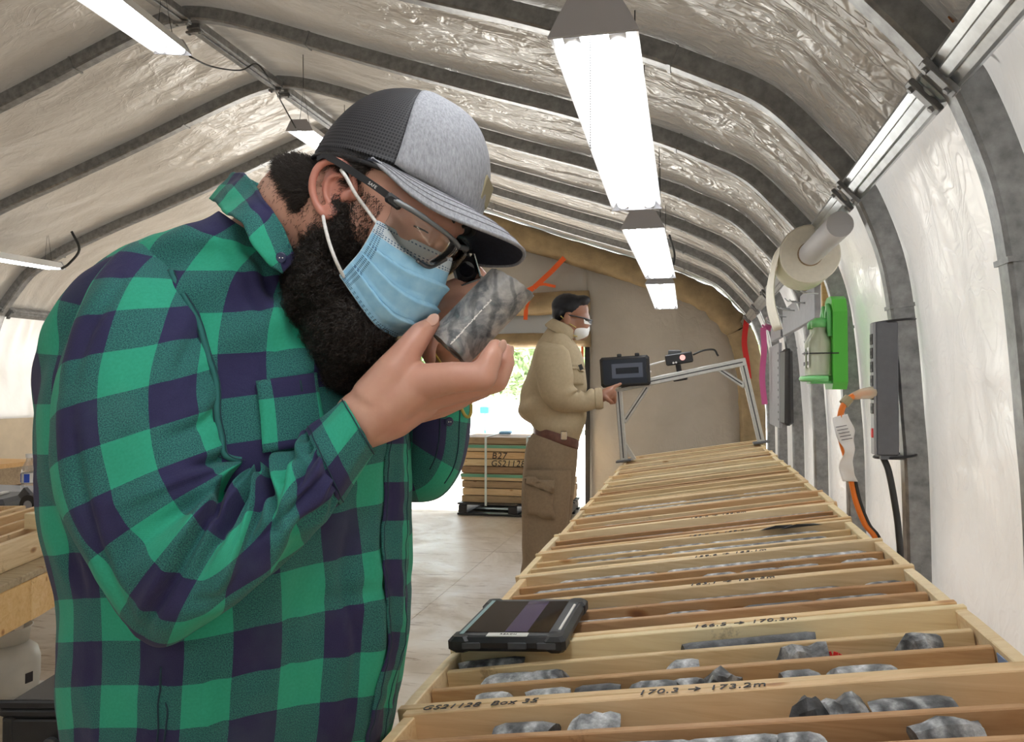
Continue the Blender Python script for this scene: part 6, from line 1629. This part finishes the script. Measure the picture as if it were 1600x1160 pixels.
# --- what he holds
ca_, cb_ = P(701.5, 545, .925), P(801, 442, .935)
ax = nrm(cb_-ca_); to = CAM-ca_; to = nrm(to-ax*(to@ax)); sd = np.cross(ax, to); RR_ = .0293; Ln = np.linalg.norm(cb_-ca_)
V, F = [], []; n = 64; m_ = 40
for i in range(m_+1):
    f = i/m_
    for k in range(n):
        g = 2*math.pi*k/n; e0, e1 = .0012*math.sin(g*1+.6)+.0016*nz((math.cos(g)*3.5, math.sin(g)*3.5, 1)), .0058*math.sin(g)+.0018*nz((math.cos(g)*4.4, math.sin(g)*4.4, 5))
        rr_ = RR_*(1-.012*max(0, (abs(f-.5)-.47)/.03))+.0005*nz((math.cos(g)*5, math.sin(g)*5, f*6)); rr_ -= .0016*max(0, nz((math.cos(g)*4, math.sin(g)*4, 3)))*(f < .05 or f > .95)
        V.append(ca_+ax*(f*Ln+e0*(1-f)**3+e1*f**3)+(to*math.cos(g)+sd*math.sin(g))*rr_)
for i in range(m_):
    for k in range(n): F.append((i*n+k, i*n+(k+1) % n, (i+1)*n+(k+1) % n, (i+1)*n+k))
for e, s in ((0, -1), (m_, 1)):
    ring = [e*n+k for k in range(n)]; cen = np.mean([V[q] for q in ring], 0); last = ring
    for rad_ in (.7, .4):
        new = []
        for k in range(n):
            q = cen+(V[ring[k]]-cen)*rad_; V.append(q+ax*.003*nz((q[0]*90, q[1]*90, q[2]*90))); new.append(len(V)-1)
        for k in range(n):
            t_ = (last[k], last[(k+1) % n], new[(k+1) % n], new[k]); F.append(t_ if s > 0 else t_[::-1])
        last = new
    V.append(cen); F += [((last[k], last[(k+1) % n], len(V)-1) if s > 0 else (last[(k+1) % n], last[k], len(V)-1)) for k in range(n)]
m = M['held_rock'] = mat('wet grey quartz core', (.3, .3, .3), .38); v = tex(m, 'Object')
n1 = noi(m, v, 26, 6, .62, 1.4); n2 = noi(m, v, 120, 4, .6)
wv = N(m, 'TexWave'); wv.inputs['Scale'].default_value = 14; wv.inputs['Distortion'].default_value = 10; wv.inputs['Detail'].default_value = 4; L(m, v, wv.inputs['Vector'])
c = ramp(m, n1, [(.30, (.06, .07, .08)), (.44, (.20, .21, .22)), (.54, (.38, .37, .36)), (.70, (.46, .45, .43))])
c = mix(m, .75, c, ramp(m, wv.outputs['Fac'], [(.05, (.35, .38, .40)), (.3, (1, 1, 1))]), 'MULTIPLY')
c = mix(m, ramp(m, noi(m, v, 34, 3, .6, .5), [(.60, (0,)*3), (.72, (.35,)*3)]), c, (.20, .33, .31))
c = mix(m, .35, c, ramp(m, n2, [(.35, (.5,)*3), (.6, (1.1,)*3)]), 'MULTIPLY')
base(m, c); bump(m, n2, .2, .001)
hc = mesh_obj('drill_core', V, F, M['held_rock'], None, True); hc.data.set_sharp_from_angle(angle=.7)
prop(hc, 'short grey veined drill core held up in the bearded man\'s hands', 'rock')
b = MB(); rq = random.Random(4); p0, p1 = P(704, 538, .893), P(768, 466, .893)
def on_core(q):
    f = (q-ca_)@ax; w = q-ca_-ax*f; return ca_+ax*f+nrm(w)*(RR_+.0002)
for i in range(34):
    f = i/34; q = p0+(p1-p0)*f; o = sd*rq.uniform(-.0004, .0004)
    if rq.random() < .08: continue
    a_, c_ = on_core(q+o), on_core(q+(p1-p0)*(1/34)*rq.uniform(.8, 1.1)+o); b.bar(a_, c_, .0016*rq.uniform(.5, 1.3), .0007, nrm(a_-ca_))
b.obj('chalk_line', M['paper'], hc)
lq = P(725, 420, .985); lp = root('hand_lens', lq, 'small black folding hand lens held to the glasses of the bearded man', 'lens')
lax = nrm(CAM-lq+RIGHT*.35-UP*.1); lx = nrm(RIGHT*.80+UP*.22-lax*((RIGHT*.8+UP*.22)@lax)); ly = np.cross(lax, lx); RL_ = np.stack([lx, ly, lax], 1)
b = MB(); b.box(lq, .026, .030, .022, RL_, 0, .005); auto_smooth(b.obj('barrel', M['black'], lp), .5)
b = MB(); b.tube([lq+lax*.0105, lq+lax*.0118], [.0095, .0095], 24); b.obj('glass', mat('dark glass', (.01, .01, .015), .03), lp)
b = MB(); b.box(lq+lx*.0145-ly*.001, .0022, .034, .024, RL_, 0, .0008); b.box(lq-ly*.0165, .028, .002, .022, RL_); b.obj('metal_cover', M['steel'], lp)
b = MB(); b.tube([lq+lx*.0150-ly*.015-lax*.008, lq+lx*.0150-ly*.015+lax*.014], .0022, 10); b.obj('pivot', M['steel'], lp)
cd = root('lanyard', P(730, 625, 1.05), 'yellow lanyard cord looping below the wrist of the bearded man', 'cord')
ym = mat('yellow cord', (.62, .50, .12), .6)
b = MB(); b.tube([P(728, 632, 1.05)+(P(738, 632, 1.05)-P(728, 632, 1.05))*math.cos(g)*.8+(P(731, 652, 1.05)-P(728, 632, 1.05))*math.sin(g) for g in np.linspace(0, 2*math.pi, 24)], .0022, 8); b.obj('loop', ym, cd, True)
wire('cord', [P(728, 615, 1.06), P(705, 590, 1.02), P(668, 530, .99), P(672, 486, .985), P(690, 440, .99), P(708, 424, .99)], .0014, ym, cd)

# ------------------------------------------------------------------ the man in khaki
D2 = 4.6; k2 = D2/FPX
f2 = P(858, 950, D2); f2[2] = 0
m2 = root('person', f2, 'man in khaki shirt and brown work trousers standing at the gantry, white dust mask on', 'person')
def P2(u, v, d=0.0): return P(u, v, D2+d)
b = MB()
def e2(u, v, ru, rv, rd, ang=0, d=0): 
    a = math.radians(ang); b.ell(P2(u, v, d), (RIGHT*math.cos(a)+UP*math.sin(a))*ru*k2, (UP*math.cos(a)-RIGHT*math.sin(a))*rv*k2, FWD*rd, 22, 14)
e2(893, 484, 27, 23, .075, -10); e2(903, 500, 19, 26, .062, 8); e2(907, 522, 13, 11, .045, 10); b.chain([P2(914, 492), P2(920, 504), P2(915, 509)], [3*k2, 3.6*k2, 3*k2], 10)
b.chain([P2(888, 505), P2(874, 535)], [.068, .072], 18)
for s in (-1, 1): b.ell(P2(886, 499, s*.078), RIGHT*6*k2, UP*10*k2, FWD*.012)
b.ell(P2(868, 600), RIGHT*.13, UP*.25, FWD*.13)
# arm and pointing hand
b.chain([P2(862, 555, -.19), P2(874, 628, -.20), P2(936, 622, -.09), P2(946, 617, -.07)], [.04, .034, .033, .03], 16)
hw = lambda u, v, d: P2(u, v, d-.085)
b.chain([hw(942, 619, .0), hw(952, 614, .02)], [.034, .036], 14)
b.chain([hw(952, 609, .015), hw(961, 604, .03), hw(970, 600, .045)], [.017, .0125, .010], 10)
for i, (dv, dd) in enumerate(((613, .02), (618, .03), (623, .045))): b.chain([hw(953, dv, dd), hw(961, dv+1, dd), hw(960, dv+6, dd+.0), hw(954, dv+7, dd)], [.015, .0125, .012, .011], 10)
b.chain([hw(946, 622, -.03), hw(953, 627, -.035), hw(957, 630, -.02)], [.015, .013, .011], 10)
b.chain([P2(862, 560, .20), P2(862, 630, .24), P2(880, 660, .25), P2(886, 662, .25)], [.04, .035, .033, .03], 16)
b.chain([P2(884, 662, .25), P2(890, 664, .25)], [.034, .033], 14)
for i in range(4): b.chain([P2(889, 658+i*4, .25), P2(895, 660+i*4, .25), P2(897, 666+i*3, .25)], [.012, .011, .010], 8)
b.chain([P2(886, 658, .22), P2(891, 656, .22), P2(896, 659, .22)], [.013, .011, .01], 8)
body2 = b.obj('body', M['skin2'], m2, True); bake(body2, [('REMESH', dict(mode='VOXEL', voxel_size=.007)), ('SMOOTH', dict(factor=.5, iterations=4))])
b = MB(); 
e2(889, 481, 28, 22.5, .080, -12); e2(873, 491, 11, 15, .074, -10); e2(906, 472, 17, 10, .070, 18)
hair2 = b.obj('hair', M['hair_black'], m2, True); bake(hair2, [('REMESH', dict(mode='VOXEL', voxel_size=.008)), ('SMOOTH', dict(factor=.5, iterations=3))])
q, qn = verts_of(hair2), normals_of(hair2); set_verts(hair2, q+qn*np.array([.002*nz(p, 60) for p in q])[:, None])
b = MB(); b.ell(P2(905, 519), RIGHT*15.5*k2, UP*13.5*k2, FWD*.058, 24, 16); b.ell(P2(914, 514), RIGHT*8*k2, UP*9*k2, FWD*.03, 16, 10)
dm = b.obj('dust_mask', M['shell_white'], m2, True); bake(dm, [('REMESH', dict(mode='VOXEL', voxel_size=.006)), ('SMOOTH', dict(factor=.5, iterations=4))])
for s in (-1, 1):
    b = MB(); b.tube([P2(900, 512, s*.06), P2(888, 505, s*.08), P2(876, 494, s*.075)], .003, 6); b.tube([P2(902, 526, s*.055), P2(884, 522, s*.066), P2(873, 512, s*.06)], .003, 6); b.obj('strap', mat('yellow strap', (.62, .50, .15), .7), dm, True)
g2 = root('glasses', P2(918, 498), None, None); g2.parent = m2; g2.matrix_parent_inverse = mw(m2).inverted()
for s in (-1, 1):
    b = MB(); b.tube([P2(886, 492, s*.082), P2(912, 497, s*.07), P2(921, 500, s*.045), P2(925, 501, s*.01)], .0042, 6); b.obj('frame', M['dark_grey'], g2, True)
    b = MB(); b.add([P2(912, 497, s*.07), P2(925, 501, s*.01), P2(924, 508, s*.012), P2(913, 506, s*.068)], [(0, 1, 2, 3)]); b.obj('lens', M['lens'], g2)
# clothes
sh2 = root('shirt', P2(865, 600), None, None); sh2.parent = m2; sh2.matrix_parent_inverse = mw(m2).inverted()
S2 = [(905, 694, 833, 668, D2, .150, .9), (912, 672, 818, 652, D2, .165, .9), (915, 645, 811, 636, D2, .170, .9), (916, 610, 817, 606, D2, .172, .9), (914, 578, 828, 570, D2, .178, .92), (908, 552, 838, 540, D2, .180, .95), (900, 536, 850, 522, D2, .15, 1), (896, 526, 862, 508, D2, .10, 1), (897, 520, 868, 500, D2, .082, 1)]
def d2(s, t, q, uv): return .010*nz((uv[0]*5, uv[1]*4, 2))+.006*nz((uv[0]*14, uv[1]*9, 4))+.007*math.sin(uv[1]*38+uv[0]*14)*(1-smoothstep(2, 4, s))
sb2, GB2, NB2 = cloth('shirt_body', S2, M['khaki'], 8, 80, d2, sh2)
A2 = [(880, 540, 846, 534, D2-.17, .03), (890, 552, 836, 548, D2-.18, .07), (896, 585, 838, 588, D2-.20, .075), (899, 606, 847, 622, D2-.20, .074), (902, 612, 868, 642, D2-.18, .070), (908, 612, 896, 645, D2-.14, .064), (918, 610, 917, 643, D2-.13, .056), (930, 608, 932, 638, D2-.11, .048), (936, 609, 938, 636, D2-.10, .046)]
sl2, GS2, NS2 = cloth('sleeve', A2, M['khaki'], 8, 64, lambda s, t, q, uv: .007*nz((uv[0]*9, uv[1]*7, 6))+.007*math.sin(s*4.2)*max(0, math.cos(t))*smoothstep(1.5, 3, s), sh2, (True, False))
A3 = [(880, 540, 846, 534, D2+.17, .03), (890, 552, 836, 548, D2+.19, .07), (892, 590, 842, 592, D2+.23, .072), (884, 615, 846, 634, D2+.25, .07), (886, 640, 856, 664, D2+.25, .06), (882, 650, 878, 674, D2+.25, .045)]
cloth('sleeve', A3, M['khaki'], 8, 48, lambda s, t, q, uv: .006*nz((uv[0]*9, uv[1]*7, 6)), sh2, (True, False))
CF2 = [(929, 607, 931, 640, D2-.11, .052), (936, 606, 938, 640, D2-.10, .052), (941, 608, 943, 638, D2-.09, .049)]
o, _, _ = cloth('cuff', CF2, M['khaki'], 5, 40, None, sh2); bake(o, [('SOLIDIFY', dict(thickness=.004, offset=-1))])
Gk = []
for (bq, rq_, oq) in (((899, 530, -.03), (896, 515, -.05), (893, 534, -.085)), ((888, 526, -.085), (886, 508, -.085), (876, 524, -.115)), ((872, 518, -.08), (872, 502, -.08), (858, 514, -.11)), ((862, 512, .0), (864, 498, .0), (852, 508, .0)), ((872, 518, .08), (872, 502, .08), (858, 514, .11)), ((899, 530, .03), (898, 516, .05), (896, 534, .08))):
    b0, r0, o0 = P2(*bq), P2(*rq_), P2(*oq); Gk.append(np.concatenate([b0, r0*.9+b0*.1, r0, r0*.9+o0*.1, o0]))
Gk = catmull(np.array(Gk), 6).reshape(-1, 5, 3); grid_obj('collar', Gk, M['khaki'], sh2, np.zeros(Gk.shape[:2]+(2,)), solid=.004)
def find2(u, v):
    d_ = (GB2-CAM)@FWD; uu = 800+FPX*((GB2-CAM)@RIGHT)/d_; vv = 580-FPX*((GB2-CAM)@UP)/d_
    fr_ = (NB2*(CAM-GB2)).sum(2) > 0; e = (uu-u)**2+(vv-v)**2+(~fr_)*1e9; return np.unravel_index(np.argmin(e), e.shape)
def panel2(name, quad, lift, mt, par, G=GB2, Nn=NB2, fnd=find2):
    c = [fnd(*q) for q in quad]; n_ = 8; Gp = np.zeros((n_, n_, 3))
    for a in range(n_):
        for k in range(n_):
            s, t = a/(n_-1), k/(n_-1); fi = (c[0][0]*(1-t)+c[1][0]*t)*(1-s)+(c[3][0]*(1-t)+c[2][0]*t)*s; fj = (c[0][1]*(1-t)+c[1][1]*t)*(1-s)+(c[3][1]*(1-t)+c[2][1]*t)*s
            i, j = int(round(fi)), int(round(fj)); Gp[a, k] = G[i, j]+Nn[i, j]*lift
    return grid_obj(name, Gp, mt, par, np.zeros((n_, n_, 2)), solid=.005)
panel2('breast_pocket', [(886, 568), (908, 576), (908, 602), (888, 600)], .010, M['khaki'], sh2)
panel2('pocket_flap', [(886, 566), (909, 574), (909, 583), (887, 576)], .016, M['khaki'], sh2)
b = MB(); b.bar(P2(906, 570, -.16), P2(909, 578, -.16), .014, .02); b.obj('pocket_clip', M['black'], sh2)
tr2 = root('trousers', P2(858, 760), None, None); tr2.parent = m2; tr2.matrix_parent_inverse = mw(m2).inverted()
bl2 = [(903, 694, 836, 668, D2, .158, .9), (903, 690+14, 833, 668+12, D2, .160, .9)]
o, GBt, _ = cloth('belt', [(904, 688, 834, 664, D2, .160, .9), (905, 690, 833, 666, D2, .166, .9), (904, 700, 833, 678, D2, .168, .9), (903, 703, 834, 681, D2, .162, .9)], M['belt'], 4, 64, None, tr2)
q = P2(881, 681, -.165); b = MB(); b.box(q, .035, .012, .05, np.stack([RIGHT, FWD, UP], 1), 0, .004); b.obj('buckle', M['steel'], tr2)
H2 = [(903, 692, 836, 672, D2, .152, .9), (903, 712, 824, 694, D2, .172, .9), (899, 745, 818, 730, D2, .178, .9), (896, 775, 816, 765, D2, .165, .9)]
cloth('seat', H2, M['khaki_dark'], 6, 64, lambda s, t, q, uv: .008*nz((uv[0]*8, uv[1]*6, 3)), tr2)
fz = P2(858, 950)[2]
for s in (-1, 1):
    d = D2+s*.10
    if s < 0: LG = [(893, 735, 819, 735, d, .10, .95), (891, 770, 816, 770, d, .105, .95), (888, 810, 815, 810, d, .10, .95), (883, 850, 816, 850, d, .095, .95), (876, 890, 815, 890, d, .092, .95), (872, 930, 814, 930, d, .09, .95), (868, 948, 816, 948, d, .088, .95)]
    else: LG = [(899, 735, 835, 735, d, .10, .95), (897, 770, 836, 770, d, .10, .95), (893, 810, 835, 810, d, .095, .95), (889, 850, 836, 850, d, .09, .95), (886, 880, 835, 890, d, .088, .95), (884, 912, 834, 912, d, .086, .95), (882, 922, 836, 922, d, .084, .95)]
    lg, GLg, NLg = cloth('leg', LG, M['khaki_dark'], 7, 56, lambda s_, t, q, uv: .008*nz((uv[0]*9, uv[1]*5, 3+s))+.010*math.sin(uv[1]*34+uv[0]*12+s)*smoothstep(2.5, 5, s_), tr2)
    if s < 0:
        def fnd3(u, v):
            d_ = (GLg-CAM)@FWD; uu = 800+FPX*((GLg-CAM)@RIGHT)/d_; vv = 580-FPX*((GLg-CAM)@UP)/d_
            fr_ = (NLg*(CAM-GLg)).sum(2) > 0; e = (uu-u)**2+(vv-v)**2+(~fr_)*1e9; return np.unravel_index(np.argmin(e), e.shape)
        panel2('cargo_pocket', [(824, 750), (862, 754), (864, 810), (826, 806)], .012, M['khaki_dark'], tr2, GLg, NLg, fnd3)
        panel2('pocket_flap', [(823, 744), (864, 750), (862, 770), (824, 756)], .024, M['khaki_dark'], tr2, GLg, NLg, fnd3)
    q = P(850, 940, d); q[2] = 0; b = MB(); b.ell(q+RIGHT*.06+A(0, 0, .05), A(RIGHT[0], RIGHT[1], 0)*.15, A(-RIGHT[1], RIGHT[0], 0)*.05, A(0, 0, .055)); b.v = [(x, y, max(z, .003)) for x, y, z in b.v]; b.obj('boot', M['boot'], tr2, True)
